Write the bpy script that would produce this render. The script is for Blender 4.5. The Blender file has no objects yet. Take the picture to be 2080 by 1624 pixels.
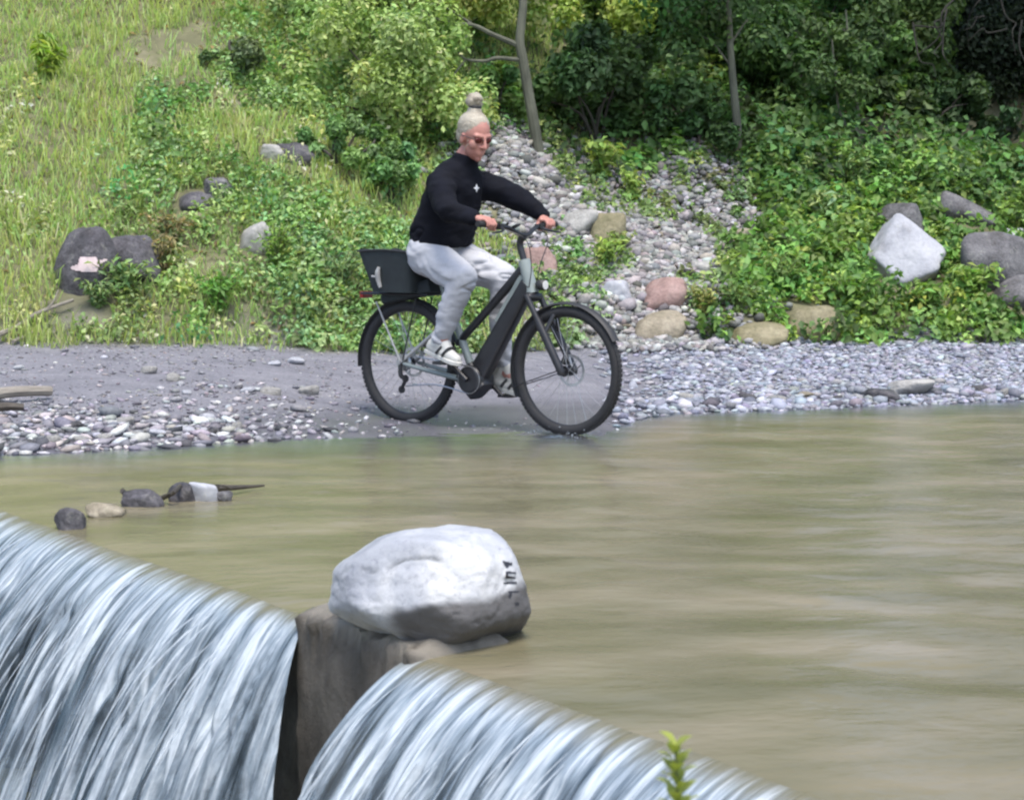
import bpy, bmesh, math, random
import numpy as np
from mathutils import Vector, Matrix

random.seed(5)
rng = np.random.default_rng(11)
SC = bpy.context.scene
COL = SC.collection
R = math.radians

# ------------------------------------------------------------------ camera
F = 4000.0                       # focal length in photo pixels (photo 2080 x 1624)
EYE = np.array([0.0, 0.0, 1.15])
PITCH = math.atan(357.0 / F)
cam_d = bpy.data.cameras.new('camera')
cam_d.sensor_width = 36.0
cam_d.lens = 36.0 * F / 2080.0
cam_d.clip_start = 0.05
cam_d.clip_end = 600.0
cam = bpy.data.objects.new('camera', cam_d)
COL.objects.link(cam)
cam.location = EYE
cam.rotation_euler = (math.pi / 2 - PITCH, 0, 0)
cam_d.dof.use_dof = True
cam_d.dof.focus_distance = 11.0
cam_d.dof.aperture_fstop = 9.0
SC.camera = cam

# ------------------------------------------------------------------ sky, sun, exposure
SUN_EL, SUN_AZ = R(67), R(165)   # azimuth clockwise from +Y (north)
world = bpy.data.worlds.new('World')
SC.world = world
world.use_nodes = True
wn = world.node_tree
wn.nodes.clear()
sky = wn.nodes.new('ShaderNodeTexSky')
sky.sky_type = 'NISHITA'
sky.sun_disc = False
sky.sun_elevation = SUN_EL
sky.sun_rotation = SUN_AZ
sky.air_density = 1.0
sky.dust_density = 2.5
sky.ozone_density = 1.0
bg = wn.nodes.new('ShaderNodeBackground')
bg.inputs['Strength'].default_value = 0.13
wo = wn.nodes.new('ShaderNodeOutputWorld')
wn.links.new(sky.outputs[0], bg.inputs[0])
wn.links.new(bg.outputs[0], wo.inputs[0])

sun_d = bpy.data.lights.new('sun', 'SUN')
sun_d.energy = 1.5
sun_d.angle = R(24)
sun_d.color = (1.0, 0.955, 0.88)
sun = bpy.data.objects.new('sun', sun_d)
COL.objects.link(sun)
sv = Vector((math.sin(SUN_AZ) * math.cos(SUN_EL), math.cos(SUN_AZ) * math.cos(SUN_EL), math.sin(SUN_EL)))
sun.rotation_euler = sv.to_track_quat('Z', 'Y').to_euler()
sun.location = (0, 0, 40)

vs = SC.view_settings
vs.view_transform = 'Standard'
vs.look = 'None'
vs.exposure = 1.2
vs.gamma = 1.0
vs.use_curve_mapping = False
SC.cycles.filter_width = 2.3
SC.cycles.max_bounces = 8
SC.cycles.transparent_max_bounces = 16
SC.cycles.caustics_reflective = False
SC.cycles.caustics_refractive = False


# ------------------------------------------------------------------ numpy helpers
def _h(ix, iy, iz, seed):
    h = (ix * 374761393 + iy * 668265263 + iz * 2246822519 + seed * 3266489917) & 0xFFFFFFFF
    h = ((h ^ (h >> 13)) * 1274126177) & 0xFFFFFFFF
    h = ((h ^ (h >> 16)) * 2654435761) & 0xFFFFFFFF
    return (h & 0xFFFFFF) / float(0x7FFFFF) - 1.0


def vn(p, seed=0):
    p = np.asarray(p, float)
    i = np.floor(p).astype(np.int64)
    f = p - i
    u = f * f * (3 - 2 * f)
    out = 0
    for dx in (0, 1):
        wx = u[:, 0] if dx else 1 - u[:, 0]
        for dy in (0, 1):
            wy = u[:, 1] if dy else 1 - u[:, 1]
            for dz in (0, 1):
                wz = u[:, 2] if dz else 1 - u[:, 2]
                out = out + wx * wy * wz * _h(i[:, 0] + dx, i[:, 1] + dy, i[:, 2] + dz, seed)
    return out


def fbm(p, octs=4, seed=0):
    p = np.asarray(p, float)
    a, s, out = 1.0, 0.0, 0
    for k in range(octs):
        out = out + a * vn(p, seed + k * 17)
        s += a
        a *= 0.5
        p = p * 2.03 + 7.1
    return out / s


def n2(x, y, f, octs=3, seed=0):
    x = np.atleast_1d(np.asarray(x, float)); y = np.atleast_1d(np.asarray(y, float))
    x, y = np.broadcast_arrays(x, y)
    return fbm(np.stack([x.ravel() * f, y.ravel() * f, np.zeros(x.size) + 0.37], 1), octs, seed).reshape(x.shape)


def sstep(a, b, v):
    t = np.clip((v - a) / (b - a), 0, 1)
    return t * t * (3 - 2 * t)


def unit(v):
    v = np.asarray(v, float)
    return v / np.maximum(np.linalg.norm(v, axis=-1, keepdims=True), 1e-9)


def np_mesh(name, V, T, smooth=True, attrs=None, fl=None):
    """V (n,3), T (m,k) all faces with k corners"""
    V = np.ascontiguousarray(V, np.float32)
    T = np.ascontiguousarray(T, np.int32)
    me = bpy.data.meshes.new(name)
    me.vertices.add(len(V))
    me.vertices.foreach_set('co', V.ravel())
    k = T.shape[1]
    me.loops.add(T.size)
    me.loops.foreach_set('vertex_index', T.ravel())
    me.polygons.add(len(T))
    me.polygons.foreach_set('loop_start', np.arange(0, T.size, k, dtype=np.int32))
    me.polygons.foreach_set('use_smooth', np.full(len(T), smooth, dtype=bool))
    me.update(calc_edges=True)
    if attrs is not None:      # colour per vertex
        a = me.attributes.new('tint', 'FLOAT_COLOR', 'POINT')
        c = np.ones((len(V), 4), np.float32)
        c[:, :3] = attrs
        a.data.foreach_set('color', c.ravel())
    if fl:
        for nm, arr in fl.items():
            a = me.attributes.new(nm, 'FLOAT', 'POINT')
            a.data.foreach_set('value', np.ascontiguousarray(arr, np.float32))
    return me


def link(name, me, mat=None, parent=None, loc=None, rot=None):
    o = bpy.data.objects.new(name, me)
    COL.objects.link(o)
    if mat is not None and me is not None and not me.materials:
        me.materials.append(mat)
    if parent is not None:
        o.parent = parent
    if loc is not None:
        o.location = loc
    if rot is not None:
        o.rotation_euler = rot
    return o


def tag(o, label=None, cat=None, group=None, kind=None):
    if label: o['label'] = label
    if cat: o['category'] = cat
    if group: o['group'] = group
    if kind: o['kind'] = kind
    return o


def empty(name, loc, label, cat, group=None, rz=0):
    o = bpy.data.objects.new(name, None)
    COL.objects.link(o)
    o.location = loc
    o.rotation_euler = (0, 0, rz)
    o.empty_display_size = 0.1
    return tag(o, label, cat, group)


# ------------------------------------------------------------------ materials
MATS = {}


def _new(name):
    m = bpy.data.materials.new(name)
    m.use_nodes = True
    nt = m.node_tree
    nt.nodes.clear()
    out = nt.nodes.new('ShaderNodeOutputMaterial')
    b = nt.nodes.new('ShaderNodeBsdfPrincipled')
    nt.links.new(b.outputs[0], out.inputs[0])
    MATS[name] = m
    return m, nt, b, out


def _noise(nt, scale, detail=4, rough=0.6, vec=None, obj=True, stretch=None):
    if vec is None:
        tc = nt.nodes.new('ShaderNodeTexCoord')
        vec = tc.outputs['Object']
    if stretch is not None:
        mp = nt.nodes.new('ShaderNodeMapping')
        mp.inputs['Scale'].default_value = stretch
        nt.links.new(vec, mp.inputs['Vector'])
        vec = mp.outputs[0]
    n = nt.nodes.new('ShaderNodeTexNoise')
    n.inputs['Scale'].default_value = scale
    n.inputs['Detail'].default_value = detail
    n.inputs['Roughness'].default_value = rough
    nt.links.new(vec, n.inputs['Vector'])
    return n


def _ramp(nt, src, stops):
    r = nt.nodes.new('ShaderNodeValToRGB')
    el = r.color_ramp.elements
    while len(el) < len(stops):
        el.new(0.5)
    for e, (p, c) in zip(el, stops):
        e.position = p
        e.color = (c[0], c[1], c[2], 1)
    nt.links.new(src, r.inputs[0])
    return r


def _mix(nt, fac, a, b, mode='MIX'):
    m = nt.nodes.new('ShaderNodeMix')
    m.data_type = 'RGBA'
    m.blend_type = mode
    for sock, v in ((m.inputs[0], fac), (m.inputs[6], a), (m.inputs[7], b)):
        if hasattr(v, 'is_output'):
            nt.links.new(v, sock)
        elif isinstance(v, (int, float)):
            sock.default_value = v
        else:
            sock.default_value = (v[0], v[1], v[2], 1)
    return m.outputs[2]


def _bump(nt, b, src, strength, dist):
    bp = nt.nodes.new('ShaderNodeBump')
    bp.inputs['Strength'].default_value = strength
    bp.inputs['Distance'].default_value = dist
    nt.links.new(src, bp.inputs['Height'])
    nt.links.new(bp.outputs[0], b.inputs['Normal'])


def pm(name, c1, c2=None, rough=0.6, scale=8, bump=0.0, bscale=60, bdist=0.004, metal=0.0, spec=0.5, stretch=None, coat=0.0):
    """plain procedural material: two-tone noise colour, uneven roughness, fine relief"""
    m, nt, b, out = _new(name)
    if c2 is None:
        c2 = tuple(x * 0.8 for x in c1)
    n = _noise(nt, scale, 5, 0.6, stretch=stretch)
    r = _ramp(nt, n.outputs[0], [(0.3, c2), (0.7, c1)])
    nt.links.new(r.outputs[0], b.inputs['Base Color'])
    mr = nt.nodes.new('ShaderNodeMapRange')
    mr.inputs['To Min'].default_value = max(0, rough - 0.1)
    mr.inputs['To Max'].default_value = min(1, rough + 0.1)
    nt.links.new(n.outputs[0], mr.inputs[0])
    nt.links.new(mr.outputs[0], b.inputs['Roughness'])
    b.inputs['Metallic'].default_value = metal
    b.inputs['Specular IOR Level'].default_value = spec
    b.inputs['Coat Weight'].default_value = coat
    if bump:
        n2_ = _noise(nt, bscale, 4, 0.6, stretch=stretch)
        _bump(nt, b, n2_.outputs[0], bump, bdist)
    return m


def leaf_mat(name, transl=0.35, rough=0.55):
    m, nt, b, out = _new(name)
    at = nt.nodes.new('ShaderNodeAttribute')
    at.attribute_name = 'tint'
    nt.links.new(at.outputs['Color'], b.inputs['Base Color'])
    b.inputs['Roughness'].default_value = rough
    b.inputs['Specular IOR Level'].default_value = 0.35
    t = nt.nodes.new('ShaderNodeBsdfTranslucent')
    br = _mix(nt, 1.0, at.outputs['Color'], (1.15, 1.2, 0.7), 'MULTIPLY')
    nt.links.new(br, t.inputs[0])
    mx = nt.nodes.new('ShaderNodeMixShader')
    mx.inputs[0].default_value = transl
    nt.links.new(b.outputs[0], mx.inputs[1])
    nt.links.new(t.outputs[0], mx.inputs[2])
    nt.links.new(mx.outputs[0], out.inputs[0])
    return m


LEAF = leaf_mat('leaf_material')
GRASS = leaf_mat('grass_material', 0.48, 0.5)


def rock_mat(name, pale, mid, dark, scale=6, bump=0.5, rough=0.8, fleck=0.25):
    m, nt, b, out = _new(name)
    n = _noise(nt, scale, 6, 0.65)
    r = _ramp(nt, n.outputs[0], [(0.28, dark), (0.5, mid), (0.72, pale)])
    f = _noise(nt, scale * 9, 3, 0.7)
    fr = _ramp(nt, f.outputs[0], [(0.35, (1 - fleck,) * 3), (0.6, (1, 1, 1))])
    c = _mix(nt, 1.0, r.outputs[0], fr.outputs[0], 'MULTIPLY')
    li = _noise(nt, scale * 2.2, 6, 0.75)
    lr = _ramp(nt, li.outputs[0], [(0.58, (0, 0, 0)), (0.66, (0.55, 0.55, 0.55))])
    c = _mix(nt, lr.outputs[0], c, tuple(0.6 * a_ + 0.4 * b_ for a_, b_ in zip(pale, (0.36, 0.37, 0.24))))
    dk_ = _noise(nt, scale * 0.8, 5, 0.7)
    dr_ = _ramp(nt, dk_.outputs[0], [(0.30, (0.62, 0.60, 0.56)), (0.46, (1, 1, 1))])
    c = _mix(nt, 1.0, c, dr_.outputs[0], 'MULTIPLY')
    nt.links.new(c, b.inputs['Base Color'])
    b.inputs['Roughness'].default_value = rough
    b.inputs['Specular IOR Level'].default_value = 0.3
    n3 = _noise(nt, scale * 4, 8, 0.7)
    _bump(nt, b, n3.outputs[0], min(1.0, bump * 1.5), 0.02)
    return m


def tint_mat(name, rough=0.8, bump=0.4, scale=40):
    m, nt, b, out = _new(name)
    at = nt.nodes.new('ShaderNodeAttribute')
    at.attribute_name = 'tint'
    n = _noise(nt, scale, 4, 0.65)
    fr = _ramp(nt, n.outputs[0], [(0.3, (0.7, 0.7, 0.72)), (0.65, (1.1, 1.1, 1.1))])
    c = _mix(nt, 1.0, at.outputs['Color'], fr.outputs[0], 'MULTIPLY')
    nt.links.new(c, b.inputs['Base Color'])
    b.inputs['Roughness'].default_value = rough
    b.inputs['Specular IOR Level'].default_value = 0.3
    if bump:
        _bump(nt, b, n.outputs[0], bump, 0.006)
    return m


# ------------------------------------------------------------------ the lie of the land
L0 = np.array([-2.08, 8.0])          # a point of the weir's lip
U = unit(np.array([2.73, -4.07]))    # along the lip
N = np.array([U[1], -U[0]])          # downstream
if N[0] > 0: N = -N
GAP = (2.66, 3.27)                   # dry stretch of the lip under the boulder
XW = [-9, -4.2, -2.6, -1.9, -1.2, -0.5, 0.1, 0.5, 0.72, 1.0, 2.0, 3.4, 6, 12]
YW = [8.6, 9.35, 9.85, 10.1, 10.55, 10.7, 10.72, 10.75, 11.6, 12.0, 12.35, 12.9, 13.6, 15]
XF = [-9, -3.4, -1.5, 0.2, 0.95, 3.9, 8, 14]
YF = [12.6, 13.2, 13.5, 14.2, 14.6, 15.3, 16, 17]


def weir_sq(x, y):
    dx, dy = x - L0[0], y - L0[1]
    return dx * U[0] + dy * U[1], dx * N[0] + dy * N[1]


def shore(x):
    return np.interp(x, XW, YW)


def foot(x):
    return np.interp(x, XF, YF)


def G(x, y):
    x = np.asarray(x, float); y = np.asarray(y, float)
    shp = np.broadcast(x, y).shape
    x, y = [a.ravel().astype(float) for a in np.broadcast_arrays(x, y)]
    yw = shore(x) + 0.16 * n2(x, 0 * x, 1.7, 3, 3) * np.clip(1 - np.exp(-((x + .1) / 1.2) ** 2), 0.1, 1)
    yf = foot(x) + 0.2 * n2(x, 0 * x, 0.9, 3, 5)
    s = y - yw
    ford = np.exp(-((x + 0.15) / 0.95) ** 4)
    sc = np.minimum(s, np.maximum(yf - yw, 0.3))
    flat = 0.012 * sc
    z_g = np.where(sc > 0, flat * ford + 0.10 * sc * (1 - ford), 0.10 * sc * (1 - 0.35 * ford))
    z_g = z_g + ford * sstep(0.9, 3.0, sc) * 0.2
    z = np.maximum(z_g, -0.42)
    z = z + (1 - 0.9 * ford) * 0.02 * n2(x, y, 2.3, 3, 9) * sstep(-.4, .6, s) + 0.006 * n2(x, y, 9, 2, 12) * (1 - .8 * ford)
    t = np.maximum(y - yf, 0)
    sl = np.interp(x, [-8, -2, 0.5, 2.5, 6], [0.62, 0.58, 0.5, 0.40, 0.42])
    zb = sl * np.minimum(t, 14) + 0.28 * np.maximum(t - 14, 0)
    zb = zb + 0.30 * n2(x, y, 0.55, 3, 21) * sstep(0.2, 3, t) + 0.10 * n2(x, y, 1.9, 3, 22) * sstep(0, 1, t)
    zb = zb + 0.12 * sstep(0, 0.35, t)
    z = z + zb
    # hollow under the roots at the right
    z = z - 1.5 * np.exp(-(((x - 5.35) / 0.75) ** 2 + ((y - 20.2) / 1.1) ** 2))
    # dug-out step behind the round grey rock at the left
    # downstream of the weir
    ws, wq = weir_sq(x, y)
    zd = -1.15 + 0.95 * sstep(4.95, 7.2, ws) + 0.1 * n2(x, y, 1.2, 2, 30)
    zd = np.maximum(zd, np.where(s < 0, 1.1 * s, z))
    z = np.where(wq > -0.1, np.minimum(zd, np.maximum(z, zd)), z)
    z = np.where((wq <= -0.1) & (ws > 5.9), np.maximum(z, -0.42 + 0.6 * sstep(5.9, 7.6, ws)), z)
    z = np.where((wq > -0.1) & (s > 0), np.maximum(z_g + zb, z), z)
    return z.reshape(shp)


FWD = np.array([0, math.cos(PITCH), -math.sin(PITCH)])
UPV = np.array([0, math.sin(PITCH), math.cos(PITCH)])


def ray(px, py):
    return FWD + np.array([1., 0, 0]) * (px - 1040) / F + UPV * (812 - py) / F


def at(px, py, Y):
    d = ray(px, py)
    return EYE + d * (Y / d[1])


def on_z(px, py, z=0.0):
    d = ray(px, py)
    return EYE + d * ((z - EYE[2]) / d[2])


_Ys = np.arange(9.0, 42, 0.02)


def on_ground(px, py):
    d = ray(px, py)
    P = EYE[None] + d[None] * (_Ys / d[1])[:, None]
    below = P[:, 2] < G(P[:, 0], P[:, 1])
    k = int(np.argmax(below)) if below.any() else len(_Ys) - 1
    return P[k]


def pxm(Y):
    """metres per photo pixel at depth Y"""
    return Y / F


# ------------------------------------------------------------------ ground sheet
def axis(dense0, dense1, step, lo, hi):
    mid = np.arange(dense0, dense1 + 1e-6, step)
    k = 1
    left, right = [], []
    v, st = dense0, step
    while v > lo:
        st *= 1.25; v -= st; left.append(v)
    v, st = dense1, step
    while v < hi:
        st *= 1.25; v += st; right.append(v)
    return np.array(left[::-1] + list(mid) + right)


def grid_faces(nx, ny):
    i = np.arange(nx - 1)[None, :] + np.arange(ny - 1)[:, None] * nx
    i = i.ravel()
    return np.stack([i, i + 1, i + 1 + nx, i + nx], 1)


gx = axis(-5.6, 6.2, 0.06, -140, 140)
gy = axis(2.0, 24.0, 0.06, -60, 200)
GX, GY = np.meshgrid(gx, gy)
GZ = G(GX, GY)
tt = (GY - foot(GX)).ravel()
zone = sstep(-0.25, 0.35, tt + 0.35 * n2(GX, GY, 1.6, 3, 40).ravel())
ss = (GY - shore(GX)).ravel()
wet = 1 - sstep(0.02, 0.10, GZ.ravel() + 0.02 * n2(GX, GY, 3, 3, 41).ravel())

m, nt, b, out = _new('ground_material')
za = nt.nodes.new('ShaderNodeAttribute'); za.attribute_name = 'zone'
wa = nt.nodes.new('ShaderNodeAttribute'); wa.attribute_name = 'wet'
n1 = _noise(nt, 1.0, 8, 0.68, stretch=(2.2, 6.5, 3))
sand = _ramp(nt, n1.outputs[0], [(0.25, (0.125, 0.124, 0.140)), (0.5, (0.185, 0.183, 0.205)), (0.8, (0.255, 0.25, 0.268))])
n4 = _noise(nt, 55, 5, 0.7)
grit = _ramp(nt, n4.outputs[0], [(0.3, (0.6, 0.6, 0.62)), (0.6, (1.1, 1.1, 1.1))])
sandc = _mix(nt, 1.0, sand.outputs[0], grit.outputs[0], 'MULTIPLY')
n5 = _noise(nt, 4.0, 6, 0.7)
soil = _ramp(nt, n5.outputs[0], [(0.3, (0.085, 0.088, 0.042)), (0.55, (0.15, 0.145, 0.08)), (0.8, (0.25, 0.225, 0.16))])
wetc = _mix(nt, wa.outputs['Fac'], sandc, _mix(nt, 1.0, sandc, (0.72, 0.70, 0.72), 'MULTIPLY'))
gc = _mix(nt, za.outputs['Fac'], wetc, soil.outputs[0])
nt.links.new(gc, b.inputs['Base Color'])
mr = nt.nodes.new('ShaderNodeMapRange')
mr.inputs['To Min'].default_value = 0.85; mr.inputs['To Max'].default_value = 0.3
nt.links.new(wa.outputs['Fac'], mr.inputs[0])
nt.links.new(mr.outputs[0], b.inputs['Roughness'])
_bump(nt, b, n4.outputs[0], 0.5, 0.012)
ground = link('ground', np_mesh('ground', np.stack([GX.ravel(), GY.ravel(), GZ.ravel()], 1),
                                grid_faces(len(gx), len(gy)), True, None, {'zone': zone, 'wet': wet}), MATS['ground_material'])
tag(ground, kind='structure')

# ------------------------------------------------------------------ water
def water_material():
    m, nt, b, out = _new('river_water_material')
    da = nt.nodes.new('ShaderNodeAttribute'); da.attribute_name = 'depth'
    tc = nt.nodes.new('ShaderNodeTexCoord')
    mp = nt.nodes.new('ShaderNodeMapping')
    mp.inputs['Rotation'].default_value = (0, 0, R(-18))
    mp.inputs['Scale'].default_value = (0.85, 1.9, 1)
    nt.links.new(tc.outputs['Object'], mp.inputs[0])
    n1 = _noise(nt, 1.35, 3, 0.5, vec=mp.outputs[0])
    r = _ramp(nt, n1.outputs[0], [(0.28, (0.120, 0.112, 0.062)), (0.5, (0.178, 0.160, 0.100)), (0.72, (0.245, 0.212, 0.148))])
    nt.links.new(r.outputs[0], b.inputs['Base Color'])
    b.inputs['Roughness'].default_value = 0.22
    b.inputs['IOR'].default_value = 1.33
    n2_ = _noise(nt, 3.2, 4, 0.6, vec=mp.outputs[0])
    n3_ = _noise(nt, 14.0, 3, 0.6, vec=mp.outputs[0])
    ad = nt.nodes.new('ShaderNodeMath'); ad.operation = 'MULTIPLY_ADD'
    nt.links.new(n3_.outputs[0], ad.inputs[0]); ad.inputs[1].default_value = 0.12
    nt.links.new(n2_.outputs[0], ad.inputs[2])
    _bump(nt, b, ad.outputs[0], 0.5, 0.022)
    tr = nt.nodes.new('ShaderNodeBsdfTransparent')
    tr.inputs[0].default_value = (0.9, 0.89, 0.84, 1)
    gl = nt.nodes.new('ShaderNodeBsdfGlossy')
    gl.inputs['Roughness'].default_value = 0.25
    gl.inputs['Color'].default_value = (0.8, 0.8, 0.8, 1)
    fr = nt.nodes.new('ShaderNodeFresnel'); fr.inputs[0].default_value = 1.33
    nb = b.inputs['Normal'].links[0].from_socket
    nt.links.new(nb, gl.inputs['Normal']); nt.links.new(nb, fr.inputs['Normal'])
    thin = nt.nodes.new('ShaderNodeMixShader')
    nt.links.new(fr.outputs[0], thin.inputs[0])
    nt.links.new(tr.outputs[0], thin.inputs[1]); nt.links.new(gl.outputs[0], thin.inputs[2])
    mx = nt.nodes.new('ShaderNodeMixShader')
    nt.links.new(da.outputs['Fac'], mx.inputs[0])
    nt.links.new(thin.outputs[0], mx.inputs[1]); nt.links.new(b.outputs[0], mx.inputs[2])
    nt.links.new(mx.outputs[0], out.inputs[0])
    return m


WATER = water_material()


def ripple(x, y):
    c, s_ = math.cos(R(-18)), math.sin(R(-18))
    u = x * c + y * s_; v = -x * s_ + y * c
    z = 0.024 * n2(u * 0.7, v * 1.6, 1.0, 3, 50) + 0.017 * n2(u * 2.2, v * 3.6, 1.0, 3, 51) + 0.006 * n2(u * 6, v * 9, 1.0, 2, 52)
    return z


def crest(wq):
    """water surface by distance q from the lip (negative = upstream)"""
    return -0.022 * np.exp(np.minimum(wq, 0) / 0.22)


SA = axis(-3.0, 7.5, 0.035, -40, 9.2)
QA = -axis(0.0, 7.2, 0.035, -0.01, 60)
QA = np.unique(np.concatenate([QA[QA <= 0], [0.0]]))
WS, WQ = np.meshgrid(SA, QA)
WX = L0[0] + WS * U[0] + WQ * N[0]
WY = L0[1] + WS * U[1] + WQ * N[1]
amp = (0.45 + 0.55 * sstep(0.05, 1.2, -WQ))
dep = np.maximum(-G(WX, WY), 0)
WZ = ripple(WX, WY) * amp * (0.15 + 0.85 * sstep(0.0, 0.15, dep)) + crest(WQ)
# bow waves and wake round the two tyres
for (bx, by, a_) in ((0.30, 10.70, 0.004), (-0.60, 11.39, 0.002)):
    rr = np.hypot(WX - bx, (WY - by) * 1.3)
    WZ = WZ + a_ * np.cos(rr * 17 + 2.5 * n2(WX, WY, 3.0, 2, 57)) * np.exp(-((rr - 0.12) / 0.3) ** 2)
hx_, hy_ = 0.794, -0.608
fa_ = (WX - 0.42) * hx_ + (WY - 10.62) * hy_; sd_ = -(WX - 0.42) * hy_ + (WY - 10.62) * hx_
WZ = WZ + 0.014 * np.exp(-((np.abs(sd_) + fa_ * 0.45 - 0.03) / 0.045) ** 2) * sstep(-1.0, -0.1, fa_) * (fa_ < 0.06) * (0.6 + 0.8 * n2(WX, WY, 5, 2, 58))
fr_ = grid_faces(len(SA), len(QA))
turb = sstep(0.0, 0.10, dep.ravel() + 0.015 * n2(WX, WY, 2.0, 3, 54).ravel())
river = link('river_water', np_mesh('river_water', np.stack([WX.ravel(), WY.ravel(), WZ.ravel()], 1), fr_, True, None, {'depth': turb}), WATER)
tag(river, kind='structure')

# falling curtains
def fall_material():
    m, nt, b, out = _new('falling_water_material')
    sa = nt.nodes.new('ShaderNodeAttribute'); sa.attribute_name = 'across'
    ta = nt.nodes.new('ShaderNodeAttribute'); ta.attribute_name = 'along'
    cx = nt.nodes.new('ShaderNodeCombineXYZ')
    nt.links.new(sa.outputs['Fac'], cx.inputs[0]); nt.links.new(ta.outputs['Fac'], cx.inputs[1])
    st = _noise(nt, 1.0, 6, 0.62, vec=cx.outputs[0], stretch=(15, 0.8, 1))
    fi = _noise(nt, 1.0, 4, 0.7, vec=cx.outputs[0], stretch=(60, 3.0, 1))
    br = _noise(nt, 1.0, 5, 0.75, vec=cx.outputs[0], stretch=(34, 11.0, 1))
    sm = nt.nodes.new('ShaderNodeMath'); sm.operation = 'MULTIPLY_ADD'
    nt.links.new(fi.outputs[0], sm.inputs[0]); sm.inputs[1].default_value = 0.55
    nt.links.new(st.outputs[0], sm.inputs[2])
    col = _ramp(nt, sm.outputs[0], [(0.58, (0.06, 0.09, 0.12)), (0.76, (0.26, 0.32, 0.375)), (0.94, (0.54, 0.595, 0.64))])
    olive = (0.165, 0.153, 0.10)
    fo = nt.nodes.new('ShaderNodeMapRange')
    fo.interpolation_type = 'SMOOTHSTEP'
    fo.inputs['From Min'].default_value = -0.02; fo.inputs['From Max'].default_value = 0.17
    # break the foam line up with the streaks
    jt = nt.nodes.new('ShaderNodeMath'); jt.operation = 'MULTIPLY_ADD'
    nt.links.new(st.outputs[0], jt.inputs[0]); jt.inputs[1].default_value = 0.30
    ad = nt.nodes.new('ShaderNodeMath'); ad.operation = 'ADD'
    nt.links.new(ta.outputs['Fac'], ad.inputs[0]); ad.inputs[1].default_value = -0.15
    nt.links.new(ad.outputs[0], jt.inputs[2])
    nt.links.new(jt.outputs[0], fo.inputs[0])
    c = _mix(nt, fo.outputs[0], olive, col.outputs[0])
    nt.links.new(c, b.inputs['Base Color'])
    b.inputs['Roughness'].default_value = 0.22
    b.inputs['IOR'].default_value = 1.33
    _bump(nt, b, sm.outputs[0], 0.6, 0.02)
    # thin places let the dark wall behind show through
    tr = nt.nodes.new('ShaderNodeBsdfTransparent')
    tr.inputs[0].default_value = (0.80, 0.88, 0.92, 1)
    hole = nt.nodes.new('ShaderNodeMapRange')
    hole.inputs['From Min'].default_value = 0.50; hole.inputs['From Max'].default_value = 0.80
    hole.inputs['To Min'].default_value = 0.85; hole.inputs['To Max'].default_value = 0.0
    s2 = nt.nodes.new('ShaderNodeMath'); s2.operation = 'MULTIPLY_ADD'
    nt.links.new(br.outputs[0], s2.inputs[0]); s2.inputs[1].default_value = 0.35
    nt.links.new(st.outputs[0], s2.inputs[2])
    nt.links.new(s2.outputs[0], hole.inputs[0])
    low = nt.nodes.new('ShaderNodeMapRange')
    low.inputs['From Min'].default_value = 0.12; low.inputs['From Max'].default_value = 0.5
    nt.links.new(ta.outputs['Fac'], low.inputs[0])
    mu = nt.nodes.new('ShaderNodeMath'); mu.operation = 'MULTIPLY'
    nt.links.new(hole.outputs[0], mu.inputs[0]); nt.links.new(low.outputs[0], mu.inputs[1])
    mx = nt.nodes.new('ShaderNodeMixShader')
    nt.links.new(mu.outputs[0], mx.inputs[0])
    nt.links.new(b.outputs[0], mx.inputs[1]); nt.links.new(tr.outputs[0], mx.inputs[2])
    nt.links.new(mx.outputs[0], out.inputs[0])
    return m


FALL = fall_material()


def fall(s0, s1, taper0, taper1, seed, hug=0.0):
    sa_ = np.arange(s0, s1 + 1e-6, 0.009)
    ta_ = np.linspace(0, 0.80, 110)
    S, T = np.meshgrid(sa_, ta_)
    drop = 2.0 * np.maximum(T - 0.0, 0) ** 1.85 + 0.10 * T
    arc = T + drop * 0.9
    # the sheet narrows a little and wanders as it falls
    e0 = taper0 * T ** 1.2; e1 = taper1 * T ** 1.2
    k = (S - s0) / (s1 - s0)
    S2 = S + e0 * (1 - k) ** 6 - e1 * k ** 14
    S2 = S2 + 0.03 * n2(S * 3, T * 2.0, 1.0, 2, seed) * T
    g1 = n2(S2 * 9, arc * 0.7, 1.0, 3, seed + 1)
    g2 = n2(S2 * 30, arc * 1.6, 1.0, 3, seed + 2)
    g3 = n2(S2 * 2.2, arc * 0.6, 1.0, 2, seed + 3)
    gr = sstep(0.02, 0.35, T)
    g4 = np.abs(n2(S2 * 16, arc * 0.9, 1.0, 2, seed + 4))
    Q = T + gr * (0.07 * g3 + 0.045 * g1 + 0.016 * g2 - 0.05 * np.exp(-(g4 / 0.09) ** 2)) * (0.4 + T)
    Xb = L0[0] + S2 * U[0]; Yb = L0[1] + S2 * U[1]
    Q = Q * (1 - hug * k ** 16)
    X = Xb + Q * N[0]; Y = Yb + Q * N[1]
    Z0 = ripple(L0[0] + S * U[0], L0[1] + S * U[1]) * 0.45 + crest(0.0 * S)
    Z = Z0 - drop + gr * (0.012 * g1 + 0.006 * g2)
    return np_mesh('waterfall', np.stack([X.ravel(), Y.ravel(), Z.ravel()], 1), grid_faces(len(sa_), len(ta_)), True, None,
                   {'across': S2.ravel() + seed, 'along': arc.ravel()})


f1 = tag(link('waterfall', fall(-2.2, GAP[0] - .01, 0.05, -0.40, 60, 0.60), FALL), kind='structure')
f2 = tag(link('waterfall', fall(GAP[1], 7.0, 0.0, 0.05, 80), FALL), kind='structure')

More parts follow.
